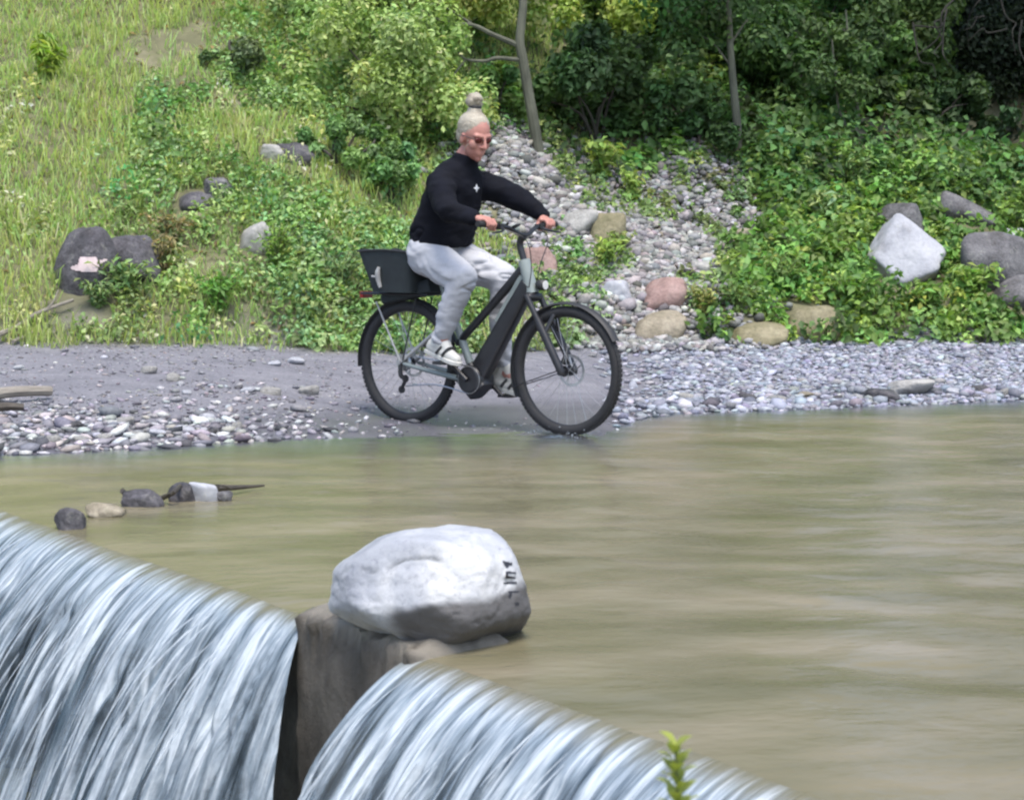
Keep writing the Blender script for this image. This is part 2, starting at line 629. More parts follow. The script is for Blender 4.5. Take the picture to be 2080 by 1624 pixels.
# torn filaments of white water riding on the sheets
m, nt, b, out = _new('white_water_filament')
n1 = _noise(nt, 40, 4, 0.7)
r = _ramp(nt, n1.outputs[0], [(0.3, (0.27, 0.32, 0.37)), (0.65, (0.50, 0.55, 0.59))])
nt.links.new(r.outputs[0], b.inputs['Base Color'])
b.inputs['Roughness'].default_value = 0.3
b.inputs['IOR'].default_value = 1.33
tr = nt.nodes.new('ShaderNodeBsdfTransparent')
mx = nt.nodes.new('ShaderNodeMixShader'); mx.inputs[0].default_value = 0.4
nt.links.new(b.outputs[0], mx.inputs[1]); nt.links.new(tr.outputs[0], mx.inputs[2]); nt.links.new(mx.outputs[0], out.inputs[0])
FIL = m


def filaments(n, s0, s1, seed, parent):
    vs_, fs_, k0 = [], [], 0
    for i in range(n):
        s = rng.uniform(s0, s1); t0 = rng.uniform(0.07, 0.5); t1 = min(0.8, t0 + rng.uniform(0.10, 0.42))
        m_ = 14
        T = np.linspace(t0, t1, m_)
        drop = 2.0 * T ** 1.85 + 0.10 * T
        w = rng.uniform(0.0015, 0.007) * np.sin(np.linspace(0.05, 1, m_) * math.pi * 0.97) ** 0.7
        ss = s + 0.02 * n2(np.full(m_, s * 3), T * 2, 1.0, 2, seed) * T + 0.006 * n2(np.full(m_, s * 40), T * 9, 1.0, 2, seed + 7)
        lift = rng.uniform(0.012, 0.04) * sstep(t0 - .02, t0 + .15, T)
        for dv, up in ((-1, 0), (0, 0.6), (1, 0)):
            q = T + lift + up * w
            sx_ = ss + dv * w
            vs_.append(np.stack([L0[0] + sx_ * U[0] + q * N[0], L0[1] + sx_ * U[1] + q * N[1], -0.022 - drop + lift * 0.35 + up * w], 1))
        for j in range(m_ - 1):
            for c in (0, 1):
                fs_.append((k0 + c * m_ + j, k0 + c * m_ + j + 1, k0 + (c + 1) * m_ + j + 1, k0 + (c + 1) * m_ + j))
        k0 += 3 * m_
    o = link('filaments', np_mesh('filaments', np.concatenate(vs_), np.array(fs_)), FIL, parent)
    tag(o, kind='stuff')


filaments(120, -2.0, GAP[0] - 0.12, 60, f1)
filaments(80, GAP[1] + 0.02, 5.4, 80, f2)

# pool below the weir
px_ = np.arange(-14, 8, 0.15); py_ = np.arange(-16, 10.5, 0.15)
PX, PY = np.meshgrid(px_, py_)
ws_, wq_ = weir_sq(PX, PY)
PZ = -0.98 + 0.03 * n2(PX, PY, 2.5, 3, 90)
ff = grid_faces(len(px_), len(py_))
okf = (wq_.ravel()[ff] > 0.02).all(1)
pool = link('pool_water', np_mesh('pool_water', np.stack([PX.ravel(), PY.ravel(), PZ.ravel()], 1), ff[okf], True, None,
                                  {'depth': np.ones(PX.size)}), WATER)
tag(pool, kind='structure')

# ------------------------------------------------------------------ weir wall
m, nt, b, out = _new('weir_concrete')
cr_a = nt.nodes.new('ShaderNodeAttribute'); cr_a.attribute_name = 'crust'
n1 = _noise(nt, 5, 8, 0.7)
r = _ramp(nt, n1.outputs[0], [(0.3, (0.058, 0.050, 0.040)), (0.5, (0.105, 0.092, 0.075)), (0.75, (0.20, 0.178, 0.148))])
n2m = _noise(nt, 1.0, 6, 0.65, stretch=(14, 14, 1.6))
r2 = _ramp(nt, n2m.outputs[0], [(0.3, (0.55, 0.55, 0.52)), (0.65, (1.05, 1.05, 1.05))])
nt.links.new(_mix(nt, cr_a.outputs['Fac'], _mix(nt, 1.0, r.outputs[0], r2.outputs[0], 'MULTIPLY'), _mix(nt, n1.outputs[0], (0.13, 0.115, 0.09), (0.34, 0.31, 0.26))), b.inputs['Base Color'])
b.inputs['Roughness'].default_value = 0.55
n3m = _noise(nt, 30, 8, 0.75)
_bump(nt, b, n3m.outputs[0], 0.7, 0.02)
prof = []
for q in np.linspace(-0.36, -0.012, 22): prof.append((q, -0.062))
for z in np.linspace(-0.07, -1.35, 46): prof.append((0.0, z))
prof = np.array(prof)
sw = np.concatenate([np.arange(-2.6, 2.3, 0.06), np.arange(2.3, 3.7, 0.012), np.arange(3.7, 7.4, 0.06)])
S_, I_ = np.meshgrid(sw, np.arange(len(prof)))
Qp = prof[I_, 0].astype(float); Zp = prof[I_, 1].astype(float)
pp = np.stack([S_.ravel() * 7, Qp.ravel() * 7, Zp.ravel() * 7], 1)
nz = fbm(pp, 4, 101).reshape(S_.shape); nz2 = fbm(pp * 4, 3, 102).reshape(S_.shape)
ingap = sstep(2.45, 2.6, S_) * (1 - sstep(3.3, 3.5, S_))
edge = np.exp(-((Qp - 0) ** 2 + (Zp + 0.065) ** 2) / 0.05 ** 2)
blk = sstep(2.63, 2.665, S_) * (1 - sstep(3.30, 3.36, S_))
Qp2 = np.where(Zp < -0.064, Qp, (Qp + 0.36) / 0.36 * 0.36 - 0.36) - 0.02 + 0.012 * nz + 0.006 * nz2 - edge * ingap * (0.02 + 0.05 * nz2) + blk * 0.075 * sstep(-0.36, 0, Qp)
Zp2 = Zp + (0.010 * nz + 0.006 * nz2) + blk * (0.088 * sstep(-0.34, -0.22, Qp) - 0.02 * sstep(-0.1, 0, Qp)) * sstep(-0.16, -0.07, Zp) + edge * ingap * 0.02 * nz2
WXw = L0[0] + S_ * U[0] + Qp2 * N[0]; WYw = L0[1] + S_ * U[1] + Qp2 * N[1]
weir = link('weir_wall', np_mesh('weir_wall', np.stack([WXw.ravel(), WYw.ravel(), Zp2.ravel()], 1), grid_faces(len(sw), len(prof)), True, None,
    {'crust': (ingap * sstep(-0.085, -0.062, Zp + 0.04 * nz2)).ravel()}), MATS['weir_concrete'])
tag(weir, 'dark wet concrete weir wall with crumbling top edge between the two waterfalls', 'weir')

# ------------------------------------------------------------------ rocks
_ico = {}


def ico(sub):
    if sub not in _ico:
        bm = bmesh.new()
        bmesh.ops.create_icosphere(bm, subdivisions=sub, radius=1.0)
        bm.verts.ensure_lookup_table()
        V = np.array([v.co[:] for v in bm.verts])
        T = np.array([[v.index for v in f.verts] for f in bm.faces])
        bm.free()
        _ico[sub] = (unit(V), T)
    return _ico[sub]


def rock_verts(seed, sub=3, p=10, npl=12, planes=None, noise=0.05, nf=2.2):
    D, T = ico(sub)
    r_ = np.random.default_rng(seed)
    if planes is None:
        nn = unit(r_.normal(size=(npl, 3)))
        hh = r_.uniform(0.72, 1.05, npl)
        base_n = np.array([[1, 0, 0], [-1, 0, 0], [0, 1, 0], [0, -1, 0], [0, 0, 1], [0, 0, -1.]])
        nn = np.concatenate([nn, base_n]); hh = np.concatenate([hh, np.full(6, 1.0)])
    else:
        nn = unit(np.array([q[:3] for q in planes])); hh = np.array([q[3] for q in planes])
    dd = np.maximum(D @ nn.T / hh[None], 0)
    rad = (dd ** p).sum(1) ** (-1.0 / p)
    V = D * rad[:, None]
    if noise:
        V = V * (1 + noise * fbm(V * nf + seed, 4, seed) + 0.35 * noise * fbm(V * nf * 4 + seed, 3, seed + 5))[:, None]
    return V, T


def rock(name, seed, loc, dims, mat, label, cat='rock', rot=(0, 0, 0), p=10, npl=12, sub=4, noise=0.09, group=None, planes=None, nf=2.4):
    V, T = rock_verts(seed, sub, p, npl, planes, noise, nf)
    V = V * np.array(dims) / 2
    o = link(name, np_mesh(name, V, T, True), mat, None, loc, rot)
    return tag(o, label, cat, group)


R_WHITE = rock_mat('pale_limestone', (0.50, 0.51, 0.54), (0.43, 0.44, 0.48), (0.30, 0.31, 0.35), 4, 0.35, 0.75, 0.12)
R_GREY = rock_mat('grey_limestone', (0.26, 0.255, 0.265), (0.17, 0.167, 0.175), (0.09, 0.088, 0.095), 6, 0.9, 0.85, 0.4)
R_DARK = rock_mat('dark_slate', (0.19, 0.185, 0.20), (0.115, 0.11, 0.122), (0.055, 0.055, 0.06), 6, 0.8, 0.85, 0.4)
R_PINK = rock_mat('pink_granite', (0.46, 0.33, 0.30), (0.37, 0.25, 0.225), (0.25, 0.17, 0.15), 5, 0.5, 0.85)
R_TAN = rock_mat('tan_sandstone', (0.42, 0.37, 0.29), (0.32, 0.28, 0.21), (0.20, 0.18, 0.12), 5, 0.5, 0.85)
R_OLIVE = rock_mat('mossy_stone', (0.36, 0.32, 0.22), (0.25, 0.225, 0.14), (0.12, 0.125, 0.06), 4, 0.5, 0.9)
R_PALE = rock_mat('pale_grey_stone', (0.50, 0.49, 0.47), (0.40, 0.39, 0.37), (0.27, 0.265, 0.25), 5, 0.5, 0.85)
R_WET = rock_mat('wet_dark_stone', (0.15, 0.14, 0.15), (0.07, 0.068, 0.075), (0.03, 0.03, 0.033), 6, 0.5, 0.3, 0.3)

# the big white boulder on the lip
m, nt, b, out = _new('boulder_material')
n1 = _noise(nt, 3.2, 7, 0.62)
r = _ramp(nt, n1.outputs[0], [(0.30, (0.22, 0.235, 0.275)), (0.5, (0.40, 0.415, 0.445)), (0.66, (0.58, 0.585, 0.585))])
n2m = _noise(nt, 42, 5, 0.75)
r2 = _ramp(nt, n2m.outputs[0], [(0.32, (0.68, 0.68, 0.71)), (0.46, (1, 1, 1))])
c0 = _mix(nt, 1.0, r.outputs[0], r2.outputs[0], 'MULTIPLY')
sa = nt.nodes.new('ShaderNodeAttribute'); sa.attribute_name = 'stain_shade'
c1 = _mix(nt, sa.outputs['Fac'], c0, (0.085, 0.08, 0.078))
ca = nt.nodes.new('ShaderNodeAttribute'); ca.attribute_name = 'crack'
c2 = _mix(nt, ca.outputs['Fac'], c1, (0.10, 0.11, 0.115))
nt.links.new(c2, b.inputs['Base Color'])
b.inputs['Roughness'].default_value = 0.62
n3m = _noise(nt, 16, 8, 0.68)
_bump(nt, b, n3m.outputs[0], 0.6, 0.014)

BC = np.array([-0.240, 5.46, 0.122])
BROT = R(-32)
planes = [(-0.10, 0.0, 1.0, 0.92), (-0.62, -0.25, 0.80, 0.92), (0.70, -0.05, 0.72, 1.06), (1, -0.1, 0.06, 0.90), (0.75, -0.65, 0.25, 0.95),
          (-1, 0.0, 0.0, 1.0), (-0.7, -0.75, 0.15, 0.98), (-0.05, -1, 0.42, 0.86), (0.35, -0.85, -0.50, 0.90), (-0.35, -0.75, -0.55, 0.92),
          (0, 1, 0.1, 1.0), (0, 0.1, -1, 0.98), (0.75, -0.1, -0.65, 0.90), (-0.6, 0.1, -0.75, 0.86), (0.7, 0.7, 0.2, 1.05), (-0.7, 0.7, 0.3, 1.0)]
V, T = rock_verts(3, 6, 20, 0, planes, 0.055, 1.9)
# hollow under the left front
hv = np.array([-0.30, -0.72, -0.80])
V = V * (1 - 0.24 * np.exp(-(((V - hv) / np.array([.38, .5, .26])) ** 2).sum(1)))[:, None]
# long shallow crack across the top
crk = np.abs(V[:, 2] - (0.62 + 0.10 * V[:, 0] + 0.10 * np.sin(V[:, 0] * 5.5) + 0.22 * (V[:, 1] + 0.4) + 0.05 * vn(V * 7, 7)))
cm = np.exp(-(crk / 0.026) ** 2) * sstep(-0.55, -0.25, V[:, 0]) * (1 - sstep(0.42, 0.55, V[:, 0])) * (V[:, 1] < 0.2)
cm = cm * sstep(-0.35, 0.15, fbm(V * 4, 2, 77))
V = V * (1 - 0.032 * cm)[:, None]
pit = sstep(0.45, 0.62, fbm(V * 9, 2, 91))
V = V * (1 - 0.018 * pit)[:, None]
st = sstep(0.0, 0.16, -V[:, 2] - 0.02 + 0.30 * (V[:, 0] - 0.15) + 0.16 * fbm(V * 2.2, 4, 8)) * sstep(-0.12, 0.12, V[:, 0] - 0.05 + 0.1 * fbm(V * 3, 3, 9))  # grey patch of the stone, with underside shade painted into its colour
V = V * np.array([0.284, 0.208, 0.178])
cb, sb = math.cos(BROT), math.sin(BROT)
V = np.stack([V[:, 0] * cb - V[:, 1] * sb, V[:, 0] * sb + V[:, 1] * cb, V[:, 2]], 1)
boulder = link('boulder', np_mesh('boulder', V, T, True, None, {'stain_shade': st * 0.92, 'crack': cm * 0.9}), MATS['boulder_material'], None, BC)
tag(boulder, 'large smooth white boulder with dark painted marks sitting on the weir lip', 'boulder')

# painted marks in a column on its right end (unreadable strokes), laid on the stone's own surface
from mathutils.bvhtree import BVHTree
bt = BVHTree.FromPolygons([Vector(v) for v in V], [list(t) for t in T])
PAINT = pm('dark_paint', (0.045, 0.045, 0.055), (0.02, 0.02, 0.028), 0.5, 60)


def paint_patch(poly_px, step=2.0, bt=bt, BC=BC, off=0.0012):
    """a flat painted shape given by photo points, draped on the boulder"""
    poly = np.array(poly_px, float)
    x0, y0 = poly.min(0); x1, y1 = poly.max(0)
    xs = np.arange(x0, x1 + step, step); ys = np.arange(y0, y1 + step, step)
    Xs, Ys = np.meshgrid(xs, ys)
    vs, idx = [], -np.ones(Xs.shape, int)

    def inside(px, py):
        c = False
        j = len(poly) - 1
        for i in range(len(poly)):
            if (poly[i, 1] > py) != (poly[j, 1] > py) and px < (poly[j, 0] - poly[i, 0]) * (py - poly[i, 1]) / (poly[j, 1] - poly[i, 1]) + poly[i, 0]:
                c = not c
            j = i
        return c
    for a in range(Xs.shape[0]):
        for c in range(Xs.shape[1]):
            if inside(Xs[a, c], Ys[a, c]):
                d = ray(Xs[a, c], Ys[a, c])
                h = bt.ray_cast(Vector(EYE - BC), Vector(unit(d)))
                if h[0] is not None:
                    idx[a, c] = len(vs)
                    vs.append(h[0] + h[1] * off)
    fs = []
    for a in range(Xs.shape[0] - 1):
        for c in range(Xs.shape[1] - 1):
            q = [idx[a, c], idx[a, c + 1], idx[a + 1, c + 1], idx[a + 1, c]]
            if min(q) >= 0: fs.append(q)
    return vs, fs


marks = [[(1019, 1137), (1042, 1142), (1040, 1150), (1034, 1149), (1033, 1155), (1027, 1153), (1022, 1146)],
         [(1027, 1158), (1049, 1161), (1049, 1166), (1033, 1165), (1033, 1168), (1047, 1170), (1046, 1175), (1027, 1174)],
         [(1022, 1181), (1050, 1179), (1050, 1186), (1022, 1187)],
         [(1029, 1198), (1056, 1199), (1054, 1203), (1041, 1204), (1040, 1210), (1035, 1218), (1031, 1210), (1033, 1205)],
         [(1044, 1221), (1054, 1222), (1054, 1229), (1046, 1229)]]
for pl in marks:
    vs_, fs_ = paint_patch(pl, 1.6)
    if fs_:
        me = bpy.data.meshes.new('painted_mark')
        me.from_pydata([tuple(v) for v in vs_], [], fs_)
        link('painted_mark', me, PAINT, boulder)


def prock(name, px, py, wpx, hpx, seed, mat, label, p=10, rotz=0.0, depth=0.9, sink=0.24, **kw):
    """rock on the bank seen at photo point (px, py = centre), of that width and height in photo pixels"""
    g = on_ground(px, py + hpx * 0.45)
    k = pxm(g[1])
    w, h = wpx * k * 1.06, hpx * k * 1.25
    loc = (g[0], g[1] + w * depth * 0.25, g[2] + h * (0.5 - sink))
    return rock(name, seed, loc, (w, w * depth, h * 1.1), mat, label, rot=kw.pop('rot', (0, 0, rotz)), p=p, **kw)


lb = prock('boulder', 178, 532, 150, 135, 21, R_DARK, 'rounded dark grey boulder with a pale pink patch, half buried in the left slope', p=6, cat='boulder', noise=0.07, depth=0.8)
lv = np.array([v.co[:] for v in lb.data.vertices]); lf = [list(f.vertices) for f in lb.data.polygons]
bt2 = BVHTree.FromPolygons([Vector(v) for v in lv], lf)
PINKP = pm('pale_pink_patch', (0.72, 0.60, 0.60), (0.58, 0.46, 0.46), 0.8, 20, 0.4, 40)
vs_, fs_ = paint_patch([(143, 541), (158, 536), (162, 522), (196, 520), (200, 528), (217, 524), (219, 530), (203, 538), (198, 552), (170, 553), (146, 549)], 2.0, bt2, np.array(lb.location), 0.004)
if fs_:
    me = bpy.data.meshes.new('pale_patch'); me.from_pydata([tuple(v) for v in vs_], [], fs_)
    tag(link('pale_patch', me, PINKP, lb), 'pale pink patch of bare stone')
prock('rock', 262, 522, 125, 88, 22, R_DARK, 'ridged dark grey rock touching the right side of the round boulder', p=9, noise=0.12, nf=3.5, rot=(0, R(12), 0))
prock('rock', 515, 490, 70, 55, 23, R_PALE, 'pale grey rock alone among green weeds left of the bicycle', p=14, noise=0.06, rot=(0, R(-25), 0.3))
prock('rock', 392, 405, 85, 46, 24, R_DARK, 'low dark slaty rock in the green slope above the pale rock', p=16, noise=0.14, sink=0.42, rot=(0, R(-28), 0.2))
prock('rock', 440, 375, 60, 36, 25, R_GREY, 'small grey slab at the upper end of the slaty streak', p=16, noise=0.1, rot=(0, R(-25), 0.5))
prock('rock', 600, 305, 85, 50, 26, R_DARK, 'dark rock lying under the shrub high on the left slope', p=10, noise=0.12, sink=0.4)
prock('rock', 548, 308, 52, 26, 27, R_PALE, 'small pale stone beside the dark rock high on the slope', p=14)
# right bank rocks
wr = rock_verts  # alias
g = on_ground(1845, 585); k = pxm(g[1])
wp = [(-0.12, -1, 0.22, 0.40), (0.35, -0.9, 0.5, 0.50), (0.62, -0.3, 0.9, 0.74), (-0.95, -0.25, 0.55, 0.74), (0.45, -0.3, -0.95, 0.80), (0.95, -0.2, -0.35, 0.92), (-0.8, -0.3, -0.75, 0.78), (0, 1, 0, 0.45), (-0.15, 0.3, 1, 0.98), (-1, 0, -0.1, 1.0)]
rock('rock', 31, (g[0], g[1] + 0.16, g[2] + 66 * k), (158 * k, 150 * k, 165 * k), R_WHITE,
     'white angular block tilted on edge in the green weeds at right', rot=(R(-8), R(4), 0), p=34, planes=wp, sub=5, noise=0.06, nf=3.0)
prock('rock', 1835, 455, 88, 75, 32, R_GREY, 'grey angular rock standing just behind the white block', p=20, noise=0.04)
prock('rock', 1968, 432, 122, 44, 33, R_GREY, 'long grey slab leaning down to the right above the large grey rock', p=18, rot=(0, R(24), -0.15), noise=0.04)
prock('rock', 2032, 530, 150, 130, 34, R_GREY, 'large smooth grey rock at the right edge of the bank', p=9, noise=0.06)
prock('rock', 2065, 595, 100, 66, 35, R_GREY, 'flat grey rock in front of the large grey rock at right edge', p=10)
prock('rock', 2062, 478, 46, 26, 36, R_WHITE, 'small white stone on top of the large grey rock', p=14)
prock('rock', 1938, 548, 18, 13, 37, R_PALE, 'upper of two small cream stones right of the white block', p=12, sub=3)
prock('rock', 1946, 566, 20, 14, 38, R_PALE, 'lower of two small cream stones right of the white block', p=12, sub=3)
prock('rock', 1354, 600, 92, 64, 41, R_PINK, 'pink rounded rock behind the front wheel at the scree foot', p=9)
prock('rock', 1346, 665, 108, 66, 42, R_TAN, 'tan rounded rock just below the pink rock', p=8)
prock('rock', 1540, 682, 120, 46, 43, R_OLIVE, 'low olive brown rock at the edge of the right gravel bar', p=8)
prock('rock', 1650, 652, 112, 58, 44, R_OLIVE, 'humped olive brown rock with weeds growing over it', p=9)
prock('rock', 1252, 594, 66, 42, 45, R_WHITE, 'white rounded stone left of the pink rock', p=9)
prock('rock', 1232, 476, 76, 76, 46, R_OLIVE, 'mossy yellowish rock in the scree right of the rider', p=12)
prock('rock', 1178, 452, 70, 48, 47, R_PALE, 'pale flat topped rock beyond the far handlebar grip', p=14)
prock('rock', 1100, 532, 70, 56, 48, R_PINK, 'pale pinkish rock behind the bicycle stem', p=12)
prock('rock', 1500, 482, 66, 34, 49, R_TAN, 'flat tan rock at the right end of the scree', p=12)
prock('rock', 1420, 545, 46, 26, 50, R_PALE, 'small pale rock between scree and weeds', p=12)
prock('rock', 1850, 792, 96, 26, 51, R_PALE, 'pale flat stone at the water edge of the right gravel bar', p=10, sink=0.05)
prock('rock', 1790, 806, 70, 24, 52, R_WET, 'dark wet stone beside the pale flat stone at water edge', p=10, sink=0.05)

# stones and wood stranded in the stream above the left fall
def srock(px, py, wpx, hpx, seed, mat, label, p=12, sink=0.35, rot=(0, 0, 0), **kw):
    g = on_z(px, py + hpx * 0.4, 0.0)
    k = pxm(g[1])
    w, h = wpx * k, hpx * k
    return rock('river_stone', seed, (g[0], g[1], h * (0.5 - sink)), (w, w * 0.7, h * 1.3), mat, label, 'stone', rot, p, **kw)


srock(372, 995, 62, 48, 61, R_WET, 'black rounded stone with a white neighbour in the stream', noise=0.12)
srock(415, 995, 64, 46, 62, R_WHITE, 'white stone next to the black stone in the stream', p=14)
srock(292, 1008, 86, 40, 63, R_DARK, 'long dark slaty stone in the stream left of the black stone', p=16, noise=0.1)
srock(213, 1030, 78, 30, 64, R_TAN, 'flat cream stone in the stream near the left fall', p=16)
srock(140, 1045, 68, 42, 65, R_DARK, 'grey slaty stone right at the lip of the left fall', p=14, noise=0.1)
srock(455, 1004, 40, 22, 66, R_GREY, 'small grey stone at the root of the floating stick', p=12)


# ------------------------------------------------------------------ tubes
def tube_arrays(pts, rad, sides=8, cap=True):
    P = np.array(pts, float); n = len(P)
    rad = np.broadcast_to(np.asarray(rad, float), (n,))
    tan = np.gradient(P, axis=0); tan = unit(tan)
    ref = np.array([0, 0, 1.0])
    if abs(tan[0] @ ref) > 0.9: ref = np.array([1.0, 0, 0])
    u = unit(np.cross(ref, tan[0])); Vv = []
    for i in range(n):
        u = unit(u - tan[i] * (u @ tan[i]))
        w = np.cross(tan[i], u)
        a = np.linspace(0, 2 * math.pi, sides, endpoint=False)
        Vv.append(P[i] + rad[i] * (np.cos(a)[:, None] * u + np.sin(a)[:, None] * w))
    Vv = np.concatenate(Vv)
    Fc = []
    for i in range(n - 1):
        for j in range(sides):
            a = i * sides + j; b_ = i * sides + (j + 1) % sides
            Fc.append((a, b_, b_ + sides, a + sides))
    if cap:
        Fc.append(tuple(range(sides - 1, -1, -1)))
        Fc.append(tuple(range((n - 1) * sides, n * sides)))
    return Vv, Fc


def smooth_path(pts, n=6):
    P = np.array(pts, float)
    if len(P) < 3: return P
    out = []
    Q = np.concatenate([[2 * P[0] - P[1]], P, [2 * P[-1] - P[-2]]])
    for i in range(1, len(Q) - 2):
        for t in np.linspace(0, 1, n, endpoint=False):
            a, b_, c, d = Q[i - 1], Q[i], Q[i + 1], Q[i + 2]
            out.append(0.5 * ((2 * b_) + (c - a) * t + (2 * a - 5 * b_ + 4 * c - d) * t * t + (3 * b_ - a - 3 * c + d) * t ** 3))
    out.append(P[-1])
    return np.array(out)


class MB:
    """collects shapes into one mesh"""
    def __init__(self):
        self.v, self.f, self.n = [], [], 0

    def add(self, V, Fc):
        self.v.append(np.asarray(V, float))
        self.f += [tuple(int(i) + self.n for i in f) for f in Fc]
        self.n += len(V)
        return self

    def tube(self, pts, rad, sides=10, curve=0, cap=True):
        P = np.array(pts, float)
        rad = np.broadcast_to(np.asarray(rad, float), (len(P),)).astype(float)
        if curve and len(P) > 2:
            Q = smooth_path(P, curve)
            rad = np.interp(np.linspace(0, len(P) - 1, len(Q)), np.arange(len(P)), rad)
            P = Q
        return self.add(*tube_arrays(P, rad, sides, cap))

    def box(self, c, d, rot=None):
        x = np.array([[sx, sy, sz] for sx in (-.5, .5) for sy in (-.5, .5) for sz in (-.5, .5)]) * np.array(d)
        if rot is not None: x = x @ np.array(Matrix.Rotation(rot[0], 3, 'X') @ Matrix.Rotation(rot[1], 3, 'Y') @ Matrix.Rotation(rot[2], 3, 'Z')).T
        return self.add(x + np.array(c), [(0, 1, 3, 2), (4, 6, 7, 5), (0, 4, 5, 1), (2, 3, 7, 6), (0, 2, 6, 4), (1, 5, 7, 3)])

    def ell(self, c, r, sub=3, rot=None):
        V, T = ico(sub)
        V = V * np.array(r if np.ndim(r) else (r, r, r))
        if rot is not None: V = V @ np.array(rot).T
        return self.add(V + np.array(c), T)

    def capsule(self, pts, rad, sides=14):
        self.tube(pts, rad, sides)
        rad = np.broadcast_to(np.asarray(rad, float), (len(pts),))
        for p_, r_ in zip(pts, rad): self.ell(p_, r_ * 0.999, 2)
        return self

    def lathe(self, prof, c=(0, 0, 0), seg=48, a0=0, a1=2 * math.pi):
        """profile (radius, y) turned about the y axis through c (a wheel's axle)"""
        prof = np.array(prof, float); k = len(prof)
        full = abs(a1 - a0 - 2 * math.pi) < 1e-6
        ang = np.linspace(a0, a1, seg, endpoint=not full)
        V = np.concatenate([np.stack([prof[:, 0] * math.cos(a), prof[:, 1], prof[:, 0] * math.sin(a)], 1) for a in ang]) + np.array(c)
        Fc = []
        for i in range(seg if full else seg - 1):
            for j in range(k):
                a = i * k + j; b_ = i * k + (j + 1) % k
                a2 = ((i + 1) % seg) * k + j; b2 = ((i + 1) % seg) * k + (j + 1) % k
                Fc.append((a, b_, b2, a2))
        if not full:
            Fc.append(tuple(range(k)))
            Fc.append(tuple(range((seg - 1) * k + k - 1, (seg - 1) * k - 1, -1)))
        return self.add(V, Fc)

    def mesh(self, name, smooth=True):
        me = bpy.data.meshes.new(name)
        me.from_pydata(np.concatenate(self.v).tolist(), [], self.f)
        bm = bmesh.new(); bm.from_mesh(me)
        bmesh.ops.recalc_face_normals(bm, faces=bm.faces)
        bm.to_mesh(me); bm.free()
        me.polygons.foreach_set('use_smooth', np.full(len(me.polygons), smooth, dtype=bool))
        me.update()
        return me

    def build(self, name, mat, parent=None, smooth=True, bevel=0, sharp=35):
        me = self.mesh(name, smooth)
        if smooth and sharp:
            me.set_sharp_from_angle(angle=R(sharp))
        o = link(name, me, mat, parent)
        if bevel:
            bv = o.modifiers.new('bevel', 'BEVEL'); bv.width = bevel; bv.segments = 2; bv.limit_method = 'ANGLE'; bv.angle_limit = R(40)
        return o


# ------------------------------------------------------------------ sticks and driftwood
DEADWOOD = pm('bleached_wood', (0.30, 0.275, 0.235), (0.17, 0.15, 0.125), 0.8, 12, 0.5, 40, stretch=(1, 1, 6))
DARKWOOD = pm('wet_dark_wood', (0.09, 0.075, 0.055), (0.04, 0.033, 0.025), 0.5, 12, 0.5, 40)


def stick(name, pts, r0, r1, mat, label, cat='stick', twigs=()):
    mb = MB()
    P = smooth_path(pts, 6)
    P = P + 0.006 * np.stack([vn(P * 5, 1), vn(P * 5, 2), vn(P * 5, 3)], 1)
    mb.tube(P, np.linspace(r0, r1, len(P)), 8)
    o = mb.build(name, mat)
    for tw in twigs:
        t_ = MB().tube(smooth_path(tw, 5), np.linspace(r1 * 0.9, r1 * 0.4, len(smooth_path(tw, 5))), 6)
        t_.build('twig', mat, o)
    return tag(o, label, cat)


gz = lambda px, py, h=0.03: (lambda q: (q[0], q[1], q[2] + h))(on_ground(px, py))
stick('branch', [gz(-30, 706, .06), gz(30, 688, .07), gz(75, 668, .1), gz(150, 640, .10)], 0.022, 0.012, DEADWOOD,
      'long bleached branch slanting up from the gravel into the left grass', 'branch', [[gz(75, 668, .1), gz(105, 660, .14), gz(120, 648, .2)]])
stick('branch', [gz(25, 702, .03), gz(50, 694, .04), gz(66, 690, .05)], 0.014, 0.009, DEADWOOD, 'short bleached stick lying below the long branch at left', 'branch')
stick('log', [gz(-40, 822, .05), gz(30, 818, .06), gz(104, 812, .05)], 0.035, 0.028, DEADWOOD, 'grey driftwood log end on the pebbles at the left edge', 'log')
stick('log', [gz(-40, 842, .03), gz(10, 840, .04), gz(48, 838, .03)], 0.03, 0.02, DARKWOOD, 'dark wet wood piece under the driftwood log at left edge', 'log')
w_ = lambda px, py, z: tuple(on_z(px, py, z))
stick('stick', [w_(330, 1012, .01), w_(352, 1000, .05), w_(368, 985, .06)], 0.012, 0.008, DARKWOOD, 'short dark twig leaning on the black stone in the stream')
stick('stick', [w_(440, 992, .03), w_(480, 992, .02), w_(536, 987, .015)], 0.016, 0.005, DARKWOOD, 'thin dark stick pointing right from the stones in the stream', 'stick',
      [[w_(470, 993, .025), w_(452, 986, .05), w_(430, 984, .05)]])
stick('stick', [w_(248, 996, .05), w_(262, 1004, .03), w_(300, 1006, .02)], 0.012, 0.01, DARKWOOD, 'dark forked twig on the long slaty stone in the stream')

# ------------------------------------------------------------------ gravel
tmpl = [rock_verts(200 + i, 1, 16 if i % 2 else 8, 6, None, 0.10)[0] for i in range(14)]
tT = ico(1)[1]
tmpl = np.array(tmpl)


